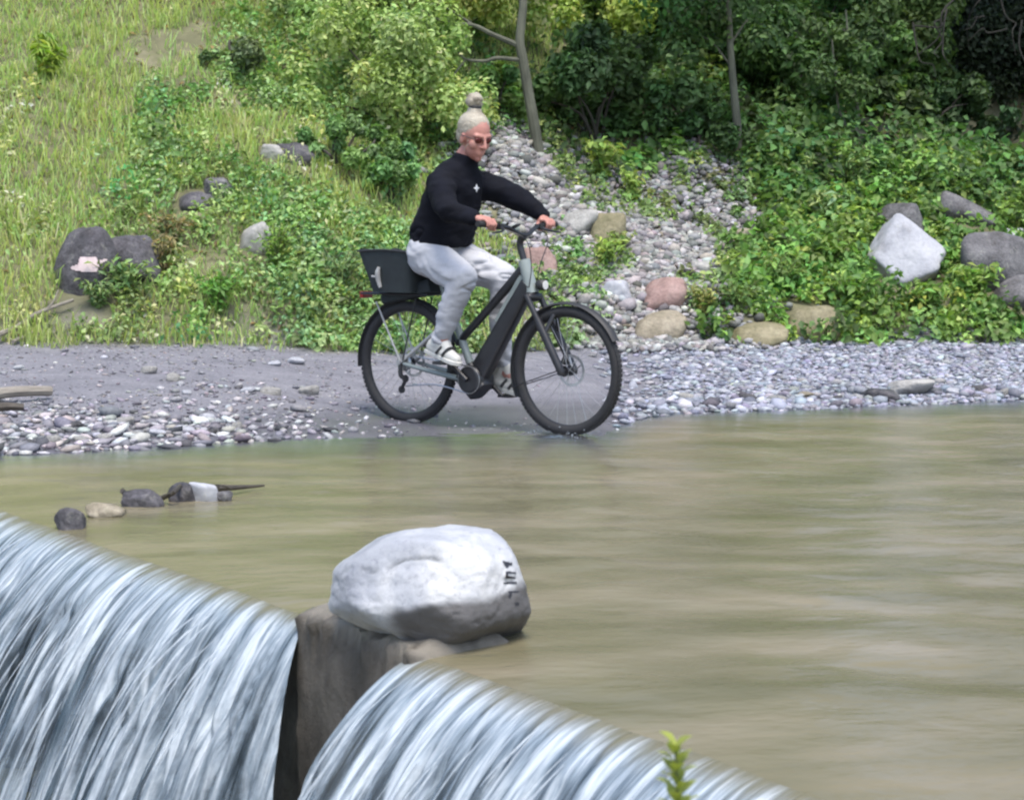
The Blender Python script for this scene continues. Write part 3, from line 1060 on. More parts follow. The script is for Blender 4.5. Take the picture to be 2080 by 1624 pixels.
def scatter_stones(X, Y, size, sq=(0.45, 0.8), sink=0.25, pal=None, lift=0.0):
    n = len(X)
    k = rng.integers(0, len(tmpl), n)
    V = tmpl[k] * 0.5
    sc = np.stack([size * rng.uniform(0.8, 1.35, n), size * rng.uniform(0.7, 1.1, n), size * rng.uniform(*sq, n)], 1)
    V = V * sc[:, None, :]
    a = rng.uniform(0, 2 * math.pi, n); ta = rng.normal(0, 0.25, n)
    ca, sa_ = np.cos(a), np.sin(a); ct, st_ = np.cos(ta), np.sin(ta)
    x = V[:, :, 0] * ct[:, None] + V[:, :, 2] * st_[:, None]
    z = -V[:, :, 0] * st_[:, None] + V[:, :, 2] * ct[:, None]
    y = V[:, :, 1]
    x2 = x * ca[:, None] - y * sa_[:, None]; y2 = x * sa_[:, None] + y * ca[:, None]
    Zg = G(X, Y) + sc[:, 2] * (0.5 - sink) + lift
    W = np.stack([x2 + X[:, None], y2 + Y[:, None], z + Zg[:, None]], 2)
    T = tT[None] + (np.arange(n) * tmpl.shape[1])[:, None, None]
    c = 0.86 * pal[rng.integers(0, len(pal), n)] * rng.uniform(0.6, 1.2, (n, 1)) * (1 + 0.04 * rng.normal(size=(n, 3)))
    return W.reshape(-1, 3), T.reshape(-1, 3), np.repeat(np.clip(c, 0.01, 0.85), tmpl.shape[1], 0)


STONE = tint_mat('river_pebble', 0.75, 0.3, 60)
PAL_BLUE = np.array([(0.34, 0.36, 0.43), (0.41, 0.43, 0.50), (0.30, 0.315, 0.375), (0.48, 0.50, 0.56), (0.24, 0.25, 0.30), (0.40, 0.405, 0.42), (0.54, 0.555, 0.60), (0.33, 0.34, 0.39)])
PAL_LILAC = np.array([(0.34, 0.33, 0.36), (0.42, 0.405, 0.425), (0.26, 0.255, 0.28), (0.55, 0.54, 0.55), (0.18, 0.18, 0.20), (0.46, 0.42, 0.40), (0.66, 0.655, 0.65)])
PAL_SCREE = np.array([(0.40, 0.395, 0.38), (0.47, 0.465, 0.455), (0.30, 0.295, 0.29), (0.56, 0.555, 0.545), (0.19, 0.185, 0.18), (0.40, 0.37, 0.345), (0.34, 0.335, 0.345)])


def area_pts(n, x0, x1, f0, f1, dens=None, seed=0):
    """points with y between shore + f0*(foot-shore) and shore + f1*(...)"""
    X = rng.uniform(x0, x1, n * 2); f = rng.uniform(f0, f1, n * 2)
    Y = shore(X) + f * (foot(X) - shore(X))
    keep = np.ones(len(X), bool)
    if dens is not None: keep = rng.uniform(size=len(X)) < dens(X, Y, f)
    X, Y = X[keep][:n], Y[keep][:n]
    return X, Y


def ford_free(X, Y):
    return 1 - np.exp(-((X + 0.15) / 1.0) ** 4)


# right bar
X, Y = area_pts(14000, 0.55, 5.8, -0.03, 1.05, lambda X, Y, f: ford_free(X, Y) * np.where(X < 1.0, 0.6, 1.0))
A = scatter_stones(X, Y, rng.gamma(4, 0.0062, len(X)) + 0.014, (0.35, 0.65), 0.2, PAL_BLUE)
X, Y = area_pts(600, 0.6, 7.0, -0.02, 0.18, None)
A2 = scatter_stones(X, Y, rng.gamma(5, 0.009, len(X)) + 0.02, (0.45, 0.75), 0.2, np.concatenate([PAL_BLUE, [(0.15, 0.15, 0.17)]]))


def join(*parts):
    vs_, ts_, cs_, n = [], [], [], 0
    for v, t, c in parts:
        vs_.append(v); ts_.append(t + n); cs_.append(c); n += len(v)
    return np.concatenate(vs_), np.concatenate(ts_), np.concatenate(cs_)


Vg, Tg, Cg = join(A, A2)
tag(link('gravel', np_mesh('gravel', Vg, Tg, True, Cg), STONE), 'bluish grey pebbles covering the gravel bar right of the bicycle', 'gravel', kind='stuff')
# left bar: stony towards the water, fine silt higher up
dl = lambda X, Y, f: np.clip(1.25 - f * 2.6 + 0.7 * n2(X, Y, 1.1, 2, 77), 0.035, 1) * (0.05 + 0.95 * ford_free(X, Y)) * np.where(X > -1.6, 0.6, 1)
X, Y = area_pts(5000, -6.0, -0.3, -0.02, 0.95, dl)
B = scatter_stones(X, Y, rng.gamma(3, 0.0085, len(X)) + 0.012, (0.35, 0.65), 0.25, PAL_LILAC)
X, Y = area_pts(700, -7.0, -1.0, -0.03, 0.2, dl)
B2 = scatter_stones(X, Y, rng.gamma(4, 0.012, len(X)) + 0.02, (0.3, 0.5), 0.25, np.concatenate([PAL_LILAC, [(0.10, 0.10, 0.11)]]))
X, Y = area_pts(7000, -5.6, 0.2, 0.02, 1.0, lambda X, Y, f: np.clip(0.5 + 1.2 * n2(X, Y * 2.2, 1.3, 3, 79), 0.03, 1) * (0.25 + 0.75 * ford_free(X, Y)))
B3 = scatter_stones(X, Y, rng.gamma(2, 0.004, len(X)) + 0.008, (0.3, 0.55), 0.3, PAL_LILAC * 0.85)
Vg, Tg, Cg = join(B, B2, B3)
tag(link('gravel', np_mesh('gravel', Vg, Tg, True, Cg), STONE), 'lilac grey pebbles on the silty shore left of the bicycle', 'gravel', kind='stuff')
# scree tongue behind the rider
sx, sy = [], []
poly_c = np.array([on_ground(1050, 330), on_ground(1130, 420), on_ground(1290, 480), on_ground(1330, 560), on_ground(1270, 640), on_ground(1450, 440)])
wid = [0.42, 0.78, 0.92, 0.75, 0.58, 0.6]
for c, w, n in zip(poly_c, wid, (900, 2300, 2700, 2000, 1400, 1500)):
    sx.append(rng.normal(c[0], w * 0.55, n)); sy.append(rng.normal(c[1], w * 0.75, n))
X = np.concatenate(sx); Y = np.concatenate(sy)
ok = Y > foot(X) - 0.4
X, Y = X[ok], Y[ok]
Vg, Tg, Cg = scatter_stones(X, Y, rng.gamma(3, 0.0105, len(X)) + 0.02, (0.45, 0.9), 0.15, PAL_SCREE, 0.01)
tag(link('scree', np_mesh('scree', Vg, Tg, True, Cg), STONE), 'pale broken stones of the scree tongue behind the rider', 'scree', kind='stuff')
# single cobbles large enough to pick out
cob = [np_mesh('cobble', rock_verts(300 + i, 3, 8, 9, None, 0.06)[0] * 0.5, ico(3)[1]) for i in range(8)]
cmats = [R_PALE, R_PALE, R_WHITE, R_PALE, R_GREY, R_TAN, R_PALE, R_WHITE]
for me, mt in zip(cob, cmats): me.materials.append(mt)


ORD = 'first second third fourth fifth sixth seventh eighth ninth tenth eleventh twelfth thirteenth fourteenth'.split()
CCOL = ['pale', 'pale', 'whitish', 'pale', 'grey', 'tan', 'pale', 'whitish']


def cobbles(spots, label, group):
    for i, (px, py, w) in enumerate(sorted(spots)):
        g = on_ground(px, py)
        k = pxm(g[1]) * w
        ci = (i * 3 + int(px)) % 8
        o = bpy.data.objects.new('cobble', cob[ci]); COL.objects.link(o)
        o.scale = (k * 1.1, k * 0.9, k * 0.55)
        o.rotation_euler = (random.uniform(-.15, .15), random.uniform(-.15, .15), random.uniform(0, 6.28))
        o.location = (g[0], g[1], g[2] + k * 0.12)
        tag(o, CCOL[ci] + ' cobble, ' + ORD[i] + ' from the left ' + label, 'cobble', group)


cobbles([(1330, 818, 28), (1395, 812, 34), (1450, 820, 26), (1520, 812, 36), (1585, 815, 30), (1640, 806, 34), (1700, 812, 26), (1935, 800, 34), (1990, 796, 40), (2040, 800, 30), (1470, 800, 30), (1560, 798, 24)],
        'along the right gravel bar waterline', 'cobbles at the right waterline')
cobbles([(60, 905, 34), (110, 900, 40), (165, 898, 30), (215, 893, 36), (270, 888, 30), (322, 884, 34), (378, 878, 36), (430, 880, 24), (480, 868, 30), (255, 862, 38), (150, 868, 34), (420, 850, 30)],
        'along the left shore waterline', 'cobbles at the left waterline')
cobbles([(305, 757, 34), (350, 772, 36), (380, 800, 22), (560, 742, 26), (600, 738, 36), (625, 800, 40), (548, 800, 36), (505, 795, 26)],
        'on the bare silt of the left shore', 'cobbles on the silt')
cobbles([(1060, 352, 22), (1098, 372, 26), (1140, 392, 26), (1250, 420, 26), (1300, 450, 30), (1348, 480, 28), (1395, 462, 28), (1440, 430, 24), (1298, 520, 30), (1330, 540, 26), (1285, 620, 34), (1300, 655, 30), (1215, 545, 26), (1270, 665, 30)],
        'among larger stones on the scree', 'larger scree stones')
print('stage rocks done')

# ------------------------------------------------------------------ foliage makers
def leaf_arrays(P, nrm, size, tint, aspect=0.55, fold=0.25, jitter=0.6):
    """one folded diamond leaf per point; nrm = rough facing direction"""
    n = len(P)
    nr = unit(nrm + jitter * rng.normal(size=(n, 3)))
    rd = rng.normal(size=(n, 3)); rd[:, 2] -= 0.35
    ax = unit(rd - nr * (rd * nr).sum(1, keepdims=True))
    sd = np.cross(nr, ax)
    L = (size * rng.uniform(0.65, 1.35, n))[:, None]
    W = L * aspect * 0.5
    b0 = P - ax * L * 0.5
    t0 = P + ax * L * 0.5 - nr * L * 0.12
    l0 = P - ax * L * 0.05 + sd * W + nr * L * fold * 0.5
    r0 = P - ax * L * 0.05 - sd * W + nr * L * fold * 0.5
    V = np.stack([b0, l0, t0, r0], 1).reshape(-1, 3)
    i = np.arange(n)[:, None] * 4
    T = np.concatenate([i + np.array([[0, 2, 1]]), i + np.array([[0, 3, 2]])], 0)
    c = np.repeat(np.clip(tint * 1.32 + np.array([0.012, 0.014, 0.010]), 0.004, 0.62), 4, 0)
    return V, T, c


def blade_arrays(P, h, lean, w, tint):
    n = len(P)
    a = rng.uniform(0, 2 * math.pi, n)
    dx = np.stack([np.cos(a), np.sin(a), np.zeros(n)], 1)
    sd = np.stack([-np.sin(a), np.cos(a), np.zeros(n)], 1)
    up = np.array([0, 0, 1.0])
    h = h[:, None]; lean = lean[:, None]; w = w[:, None]
    b1, b2 = P + sd * w, P - sd * w
    m_ = P + up * h * 0.6 + dx * lean * h * 0.35
    m1, m2 = m_ + sd * w * 0.8, m_ - sd * w * 0.8
    t = P + up * h * (1 - 0.35 * lean) + dx * lean * h
    V = np.stack([b1, b2, m1, m2, t], 1).reshape(-1, 3)
    i = np.arange(n)[:, None] * 5
    T = np.concatenate([i + np.array([[0, 1, 3]]), i + np.array([[0, 3, 2]]), i + np.array([[2, 3, 4]])], 0)
    return V, T, np.repeat(np.clip(tint, 0.004, 0.9), 5, 0)


def tints(n, base, vary=0.25, hue=0.12):
    base = np.array(base)
    c = base[None] * (1 + vary * rng.normal(size=(n, 1)))
    c[:, 0] *= 1 + hue * rng.normal(size=n)
    c[:, 2] *= 1 + hue * rng.normal(size=n)
    return np.clip(c, 0.004, 0.9)


def in_scree(X, Y):
    d = np.full(len(X), 9.0)
    for c, w in zip(poly_c, wid):
        d = np.minimum(d, np.hypot((X - c[0]) / (w * 0.9), (Y - c[1]) / (w * 1.25)))
    return d


ROCKS = [o for o in COL.objects if o.get('category') in ('rock', 'boulder') and o.location.y > 9]


def off_rocks(X, Y, k=0.42):
    ok = np.ones(len(X), bool)
    for o in ROCKS:
        d = o.dimensions
        w = max(d.x, 0.05)
        # keep the face towards the river clear of leaves
        ok &= ~((np.abs(X - o.location.x) < w * k) & (Y < o.location.y + w * 0.3) & (Y > o.location.y - w * (0.8 if (o.location.x > 3.0 or 'pale' in o['label']) else 0.45)))
    return ok


def hollow(X, Y):
    return np.exp(-(((X - 5.35) / 0.8) ** 2 + ((Y - 20.2) / 1.2) ** 2))


# ---- sunny grass slope on the left
n = 260000
X = rng.uniform(-8.5, 1.4, n); Y = foot(X) + rng.uniform(-0.25, 1, n) ** 1 * 10.5
k1 = n2(X, Y, 0.9, 3, 61); k2 = n2(X, Y, 2.6, 3, 62)
bare = n2(X, Y, 0.7, 3, 63)
dens = np.clip(0.75 + 0.7 * k2, 0.08, 1) * np.where((bare < -0.33), 0.25, 1) * sstep(0.85, 1.25, in_scree(X, Y)) * (1 - sstep(-0.6, 1.4, X))
dens *= sstep(-0.25, 0.1, Y - foot(X) + 0.25 * k2)
ok = (rng.uniform(size=n) < dens) & off_rocks(X, Y)
X, Y, k1, k2 = X[ok], Y[ok], k1[ok], k2[ok]
Z = G(X, Y)
m_ = len(X)
h = np.clip(rng.gamma(5, 0.027, m_) * (0.85 + 0.8 * k1), 0.04, 0.42)
base = np.where((k1 + 0.25 * rng.normal(size=m_))[:, None] > 0.05, np.array([[0.45, 0.565, 0.215]]), np.array([[0.36, 0.535, 0.20]]))
dry = rng.uniform(size=m_) < (0.06 + 0.14 * (k2 > 0.2))
base = np.where(dry[:, None], np.array([[0.54, 0.50, 0.32]]), base)
tn = np.clip(base * (1 + 0.2 * rng.normal(size=(m_, 1))), 0.01, 0.6)
gv = blade_arrays(np.stack([X, Y, Z - 0.01], 1), h, rng.uniform(0.25, 1.25, m_), rng.uniform(0.003, 0.0065, m_), tn)
tag(link('grass', np_mesh('grass', gv[0], gv[1], True, gv[2]), GRASS), 'bright yellow green grass covering the left hillside', 'grass', kind='stuff')


# ---- low herbs in mounds
def mounds(n, xs, ys, rad, leaf, nl, tint, hgt, keep=None, aspect=0.6, vary=0.28):
    X = xs(n); Y = ys(X, n)
    ok = np.ones(n, bool)
    if keep is not None: ok = keep(X, Y)
    X, Y = X[ok], Y[ok]
    m_ = len(X)
    rr = rng.uniform(*rad, m_); hh = rng.uniform(*hgt, m_)
    tb = tints(m_, tint, 0.28, 0.15)
    idx = np.repeat(np.arange(m_), nl)
    q = len(idx)
    ph = rng.uniform(0, 2 * math.pi, q); u = np.sqrt(rng.uniform(0, 1, q))
    lx = u * np.cos(ph); ly = u * np.sin(ph)
    top = np.sqrt(np.clip(1 - u * u, 0, 1))
    px = X[idx] + lx * rr[idx]; py = Y[idx] + ly * rr[idx]
    pz = G(px, py) + hh[idx] * top * rng.uniform(0.35, 1.05, q) + 0.01
    nr = np.stack([lx * 0.8, ly * 0.8 - 0.25, top * 0.9 + 0.3], 1)
    c = tb[idx] * (1 + vary * rng.normal(size=(q, 1)))
    ok = off_rocks(px, py)
    return leaf_arrays(np.stack([px, py, pz], 1)[ok], nr[ok], leaf * np.ones(ok.sum()), c[ok], aspect)


uni = lambda a, b_: (lambda n: rng.uniform(a, b_, n))
yb = lambda a, b_: (lambda X, n: foot(X) + rng.uniform(a, b_, n))
kl = lambda X, Y: (in_scree(X, Y) > 1.0) & (n2(X, Y, 1.1, 3, 71) > -0.1 + 0.16 * np.clip(-X - 1.5, 0, 2))
p1 = mounds(620, uni(-3.0, 0.4), yb(-0.05, 4.0), (0.08, 0.22), 0.046, 46, (0.20, 0.305, 0.11), (0.08, 0.26), kl)
p2 = mounds(1500, uni(-8.5, -1.2), yb(0.0, 10), (0.06, 0.22), 0.045, 34, (0.33, 0.435, 0.18), (0.05, 0.2), lambda X, Y: n2(X, Y, 1.4, 3, 73) > -0.05)
p3 = mounds(420, uni(-1.7, 0.5), yb(-0.1, 2.4), (0.08, 0.2), 0.05, 46, (0.20, 0.31, 0.13), (0.08, 0.22), kl)
p4 = mounds(260, uni(-3.6, 0.1), yb(1.6, 6.5), (0.1, 0.28), 0.06, 46, (0.11, 0.205, 0.055), (0.1, 0.32), kl)
Vh, Th, Ch = join(p1, p2, p3, p4)
tag(link('ground_cover', np_mesh('ground_cover', Vh, Th, True, Ch), LEAF), 'mid green leafy weeds on the slope left of the rider', 'weeds', kind='stuff')

kr = lambda X, Y: (in_scree(X, Y) > 0.95) & (hollow(X, Y) < 0.35)
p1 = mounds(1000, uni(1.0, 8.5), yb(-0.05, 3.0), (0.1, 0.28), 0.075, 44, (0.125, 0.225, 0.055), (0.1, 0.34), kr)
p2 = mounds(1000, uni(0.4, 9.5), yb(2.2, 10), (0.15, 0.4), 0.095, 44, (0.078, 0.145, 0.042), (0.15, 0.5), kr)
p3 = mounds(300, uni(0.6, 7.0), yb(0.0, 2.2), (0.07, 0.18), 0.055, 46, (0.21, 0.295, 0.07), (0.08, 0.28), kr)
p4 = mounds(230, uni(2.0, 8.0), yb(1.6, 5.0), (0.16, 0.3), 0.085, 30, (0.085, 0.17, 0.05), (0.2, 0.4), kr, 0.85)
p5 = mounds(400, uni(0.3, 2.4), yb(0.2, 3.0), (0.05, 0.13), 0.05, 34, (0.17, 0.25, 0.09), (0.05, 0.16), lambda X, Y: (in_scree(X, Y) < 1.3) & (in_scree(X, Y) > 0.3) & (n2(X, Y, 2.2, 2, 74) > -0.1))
Vh, Th, Ch = join(p1, p2, p3, p4, p5)
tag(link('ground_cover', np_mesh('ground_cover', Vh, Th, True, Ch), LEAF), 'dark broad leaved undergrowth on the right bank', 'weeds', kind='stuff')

# dead leaves and twig litter
X = rng.uniform(-8, 8, 5000); Y = foot(X) + rng.uniform(0, 9, 5000)
ok = off_rocks(X, Y); X, Y = X[ok], Y[ok]
la = leaf_arrays(np.stack([X, Y, G(X, Y) + 0.02], 1), np.tile([0, -0.3, 1.0], (len(X), 1)), np.full(len(X), 0.06), tints(len(X), (0.20, 0.14, 0.07), 0.3), 0.5)
tag(link('leaf_litter', np_mesh('leaf_litter', la[0], la[1], True, la[2]), LEAF), 'dead brown leaves strewn between the plants', 'leaf litter', kind='stuff')

BARK = pm('grey_green_bark', (0.15, 0.155, 0.115), (0.06, 0.062, 0.046), 0.85, 9, 0.7, 30, 0.01, stretch=(1, 1, 0.35))
BARKD = pm('dark_bark', (0.085, 0.075, 0.06), (0.04, 0.036, 0.03), 0.9, 9, 0.7, 30, 0.01, stretch=(1, 1, 0.35))
STEM = pm('green_stem', (0.14, 0.17, 0.06), (0.09, 0.10, 0.04), 0.7, 20)


def crown_arrays(cl, nl, leaf, tint, flat=1.0, aspect=0.55, vary=0.3):
    """cl: (x, y, z, r) leaf clumps"""
    cl = np.array(cl, float)
    tot = (cl[:, 3] ** 2); cnt = np.maximum((nl * tot / tot.sum()).astype(int), 4)
    idx = np.repeat(np.arange(len(cl)), cnt); q = len(idx)
    d = unit(rng.normal(size=(q, 3)))
    rad = rng.uniform(0.25, 1.0, q) ** 0.6
    off = d * (rad * cl[idx, 3])[:, None]
    off[:, 2] *= flat
    P = cl[idx, :3] + off
    P = P + 0.12 * cl[idx, 3][:, None] * rng.normal(size=(q, 3))
    tb = tints(len(cl), tint, 0.18, 0.1)
    c = tb[idx] * (1 + vary * rng.normal(size=(q, 1)))
    return leaf_arrays(P, d + np.array([0, 0, 0.6]), leaf * np.ones(q), c, aspect)


def shrub(base, rx, ry, h, nl, leaf, tint, label, group=None, nclump=26, name='shrub', cat='shrub', bark=None, lift=0.15):
    base = np.array(base, float)
    root = empty(name, base, label, cat, group)
    cl = []
    for i in range(nclump):
        a = rng.uniform(0, 2 * math.pi); u = math.sqrt(rng.uniform(0, 1)); v = rng.uniform(lift, 1)
        w = math.sqrt(max(0.05, 1 - (v * 0.9) ** 2)) if v > 0.3 else 0.9
        cl.append((rx * u * w * math.cos(a), ry * u * w * math.sin(a), h * v, rng.uniform(0.16, 0.32) * min(rx, h * 0.8)))
    V, T, C = crown_arrays(cl, nl, leaf, tint)
    link('crown', np_mesh('crown', V, T, True, C), LEAF, root)
    st = MB()
    for c in cl[::3]:
        e = np.array(c[:3])
        mid = e * np.array([0.4, 0.4, 0.55]) + 0.06 * rng.normal(size=3)
        b0 = np.array([0.05 * rng.normal(), 0.05 * rng.normal(), -0.1])
        st.tube([b0, mid, e], [0.018, 0.012, 0.005], 6, 4)
    st.build('stems', bark or BARKD, root)
    return root


def gpt(px, py):
    return on_ground(px, py)


# shrubs, each where its foot stands on the slope
b = gpt(790, 262); shrub(b, 0.95, 0.8, 0.95, 10000, 0.055, (0.27, 0.38, 0.13), 'pale green bushy shrub on the slope left of the leaning tree', nclump=34, lift=0.05)
b = gpt(690, 330); shrub(b, 0.45, 0.4, 0.32, 2600, 0.05, (0.12, 0.215, 0.07), 'dark green low shrub above the dark rock, left of the rider', nclump=18)
b = gpt(790, 395); shrub(b, 0.55, 0.45, 0.34, 3200, 0.05, (0.16, 0.27, 0.09), 'mid green low shrub directly behind the rider', nclump=18)
b = gpt(1010, 235); shrub(b, 0.5, 0.4, 0.4, 3200, 0.065, (0.10, 0.19, 0.05), 'dark green shrub behind the rider and left of the leaning tree', nclump=18)
b = gpt(1215, 290); shrub(b, 0.8, 0.7, 0.9, 6500, 0.075, (0.065, 0.125, 0.038), 'dark shrub just right of the leaning tree above the scree', nclump=24)
b = gpt(1390, 300); shrub(b, 0.65, 0.5, 0.5, 4000, 0.07, (0.065, 0.125, 0.038), 'dark spreading shrub between leaning tree and the slim sapling', nclump=22)
b = gpt(1230, 95); shrub(b, 0.85, 0.8, 1.0, 8000, 0.075, (0.27, 0.37, 0.09), 'light green shrub high on the bank right of the leaning tree', nclump=28)
b = gpt(1420, 110); shrub(b, 1.0, 0.8, 1.3, 8500, 0.08, (0.08, 0.15, 0.042), 'dark green shrub at top centre right behind the slim sapling', nclump=28)
b = gpt(1640, 190); shrub(b, 1.1, 0.9, 1.2, 8500, 0.085, (0.075, 0.14, 0.042), 'dark shrub behind the pair of thin saplings', nclump=28)
b = gpt(1790, 150); shrub(b, 1.0, 0.8, 1.3, 8000, 0.085, (0.075, 0.13, 0.038), 'olive green shrub left of the dark hollow', nclump=26)
b = gpt(1900, 285); shrub(b, 0.8, 0.7, 0.6, 6000, 0.085, (0.045, 0.088, 0.03), 'low dark shrub below the hollow at right', nclump=22)
b = gpt(930, 70); shrub(b, 0.9, 0.8, 1.0, 8000, 0.07, (0.36, 0.46, 0.12), 'sunlit yellow green shrub behind the leaning tree branches', nclump=28)
b = gpt(690, 95); shrub(b, 0.65, 0.6, 0.6, 5500, 0.06, (0.24, 0.34, 0.115), 'grey green shrub at the top edge left of the tree', nclump=26)
b = gpt(470, 150); shrub(b, 0.35, 0.3, 0.35, 1800, 0.05, (0.10, 0.14, 0.06), 'small olive bush high on the grassy slope', nclump=12)


# upright leafy weeds one can pick out
def weed(px, py, h, nst, tint, label, leaf=0.07, spread=0.5, name='weed_clump', nleaf=16, aspect=0.35, group=None):
    b0 = gpt(px, py)
    root = empty(name, b0, label, 'weed', group)
    st = MB(); P, Nn = [], []
    for i in range(nst):
        a = rng.uniform(0, 2 * math.pi); l = rng.uniform(0.2, 1) * spread
        e = np.array([math.cos(a) * l * h, math.sin(a) * l * h, h * rng.uniform(0.7, 1.1)])
        pts = smooth_path([np.zeros(3) - [0, 0, .03], e * [0.35, 0.35, 0.6], e], 4)
        st.tube(pts, np.linspace(0.006, 0.0025, len(pts)), 5)
        for t in np.linspace(0.25, 1, nleaf):
            q = pts[min(int(t * (len(pts) - 1)), len(pts) - 1)]
            dirv = unit(rng.normal(size=3) * [1, 1, 0.3])
            P.append(q + dirv * leaf * 0.45); Nn.append(dirv * 0.5 + [0, -0.2, 0.9])
    st.build('stems', STEM, root)
    P = np.array(P); V, T, C = leaf_arrays(P, np.array(Nn), leaf * np.ones(len(P)), tints(len(P), tint, 0.25), aspect, 0.25, 0.4)
    link('leaves', np_mesh('leaves', V, T, True, C), LEAF, root)
    return root


YG = (0.22, 0.31, 0.075)
weed(1225, 372, 0.38, 16, YG, 'bright fern like weed clump at the top of the scree', 0.10, 0.6)
weed(1285, 415, 0.28, 14, YG, 'bright weed clump at the right edge of the scree top', 0.08, 0.6)
weed(1230, 552, 0.26, 16, YG, 'yellow green weed clump in the scree above the front wheel', 0.07, 0.7)
weed(1255, 520, 0.2, 10, (0.20, 0.26, 0.08), 'small weed growing against the mossy yellowish rock', 0.06, 0.7)
weed(1430, 645, 0.22, 16, (0.20, 0.21, 0.06), 'brownish green weed clump right of the pink rock', 0.06, 0.8)
weed(1500, 640, 0.26, 16, (0.12, 0.19, 0.05), 'green weed clump between pink rock and olive rocks', 0.06, 0.8)
weed(1585, 600, 0.3, 18, (0.12, 0.20, 0.05), 'tall green weed clump above the humped olive rock', 0.075, 0.7)
weed(1680, 560, 0.34, 18, (0.13, 0.22, 0.045), 'leafy weed clump left of the white block', 0.09, 0.7)
weed(1740, 640, 0.3, 16, (0.12, 0.22, 0.045), 'leafy weed clump below left of the white block', 0.08, 0.8)
weed(1880, 640, 0.26, 18, (0.14, 0.24, 0.05), 'leafy weed clump below the white block', 0.085, 0.8)
weed(1975, 620, 0.3, 18, (0.16, 0.26, 0.06), 'pale broad leaved weed in front of the large grey rock', 0.10, 0.8)
weed(1665, 455, 0.26, 10, (0.24, 0.32, 0.13), 'pale star shaped weed in the dark undergrowth', 0.11, 0.9)
weed(1740, 400, 0.34, 10, (0.18, 0.27, 0.10), 'pale spindly weed under the pair of thin saplings', 0.08, 0.5)
weed(1645, 395, 0.34, 8, (0.18, 0.27, 0.10), 'single upright pale weed left of the spindly weed', 0.06, 0.3)
weed(330, 560, 0.28, 14, (0.20, 0.17, 0.075), 'brown withered weed clump beside the ridged dark rock', 0.06, 0.9)
weed(345, 500, 0.24, 14, (0.22, 0.19, 0.09), 'dry brown weed clump above the withered one', 0.06, 0.9)
weed(200, 625, 0.18, 14, (0.15, 0.23, 0.09), 'low pale green weed in front of the round boulder', 0.06, 0.9)
weed(250, 600, 0.24, 16, (0.17, 0.26, 0.09), 'pale green weed right of the round boulder foot', 0.07, 0.9)
weed(440, 640, 0.28, 20, (0.12, 0.26, 0.05), 'lush bright green weed clump on the left shore bank', 0.06, 0.8)
weed(560, 560, 0.36, 22, (0.15, 0.25, 0.045), 'tall yellow green weed clump below the pale grey rock', 0.05, 0.6)
weed(690, 600, 0.32, 20, (0.15, 0.23, 0.10), 'grey green weed clump left of the rear wheel', 0.05, 0.8)
weed(100, 160, 0.3, 16, (0.24, 0.33, 0.06), 'bright grass like tuft at the upper left', 0.13, 0.5, aspect=0.15)

# foreground sprig in front of the fall
def sprig():
    top = at(1372, 1512, 2.55); bot = np.array([0.222, 2.52, -0.35])
    root = empty('sprig', bot, 'small yellow green sprig poking up in front of the right fall', 'plant')
    ps = smooth_path([np.zeros(3), (top - bot) * [0.3, 0.3, 0.55] + [0.01, 0, 0], top - bot], 8)
    MB().tube(ps, np.linspace(0.006, 0.002, len(ps)), 6).build('stem', STEM, root)
    for i in range(44):
        t = 0.70 + 0.30 * i / 43
        tf = t * (len(ps) - 1); i0 = min(int(tf), len(ps) - 2); q = ps[i0] + (ps[i0 + 1] - ps[i0]) * (tf - i0)
        a = i * 2.4
        L = 0.062 * (1.15 - 0.55 * (t - 0.70) / 0.30)
        dv = np.array([math.cos(a) * 0.65, math.sin(a) * 0.65, 0.8]); dv = dv / np.linalg.norm(dv)
        sd = unit(np.cross(dv, [0, 0, 1])); up = np.cross(sd, dv)
        rows = []
        for u_, w in ((0, .001), (.25, .0075), (.5, .0095), (.75, .006), (1, .0004)):
            c = q + dv * L * u_ - np.array([0, 0, 1]) * L * 0.35 * u_ * u_
            rows.append([c + sd * w + up * 0.25 * w, c, c - sd * w + up * 0.25 * w])
        Vv = np.array(rows).reshape(-1, 3)
        fc = []
        for r_ in range(4):
            for j in range(2):
                a0 = r_ * 3 + j
                fc.append((a0, a0 + 1, a0 + 4, a0 + 3))
        col = np.tile(np.array([0.33, 0.38, 0.08]) if t > 0.82 else np.array([0.20, 0.33, 0.11]), (15, 1)) * rng.uniform(0.8, 1.15)
        link('leaf', np_mesh('leaf', Vv, np.array(fc), True, col), LEAF, root)


sprig()


# ------------------------------------------------------------------ trees
def tree(name, base, trunk, rad, branches, clumps, nl, leaf, tint, label, bark, group=None, cat='tree', twigs=2, flat=0.8):
    base = np.array(base, float)
    root = empty(name, base, label, cat, group)
    P = smooth_path(np.array(trunk) - base, 6)
    P = P + 0.012 * np.stack([vn(P * 3, 1), vn(P * 3, 2), 0 * P[:, 0]], 1)
    MB().tube(P, np.linspace(rad[0], rad[1], len(P)), 10).build('trunk', bark, root)
    for br, r0, r1 in branches:
        Q = smooth_path(np.array(br) - base, 5)
        MB().tube(Q, np.linspace(r0, r1, len(Q)), 7).build('branch', bark, root)
    if clumps is not None and len(clumps):
        cl = np.array(clumps, float); cl[:, :3] -= base
        V, T, C = crown_arrays(cl, nl, leaf, tint, flat)
        link('crown', np_mesh('crown', V, T, True, C), LEAF, root)
    return root


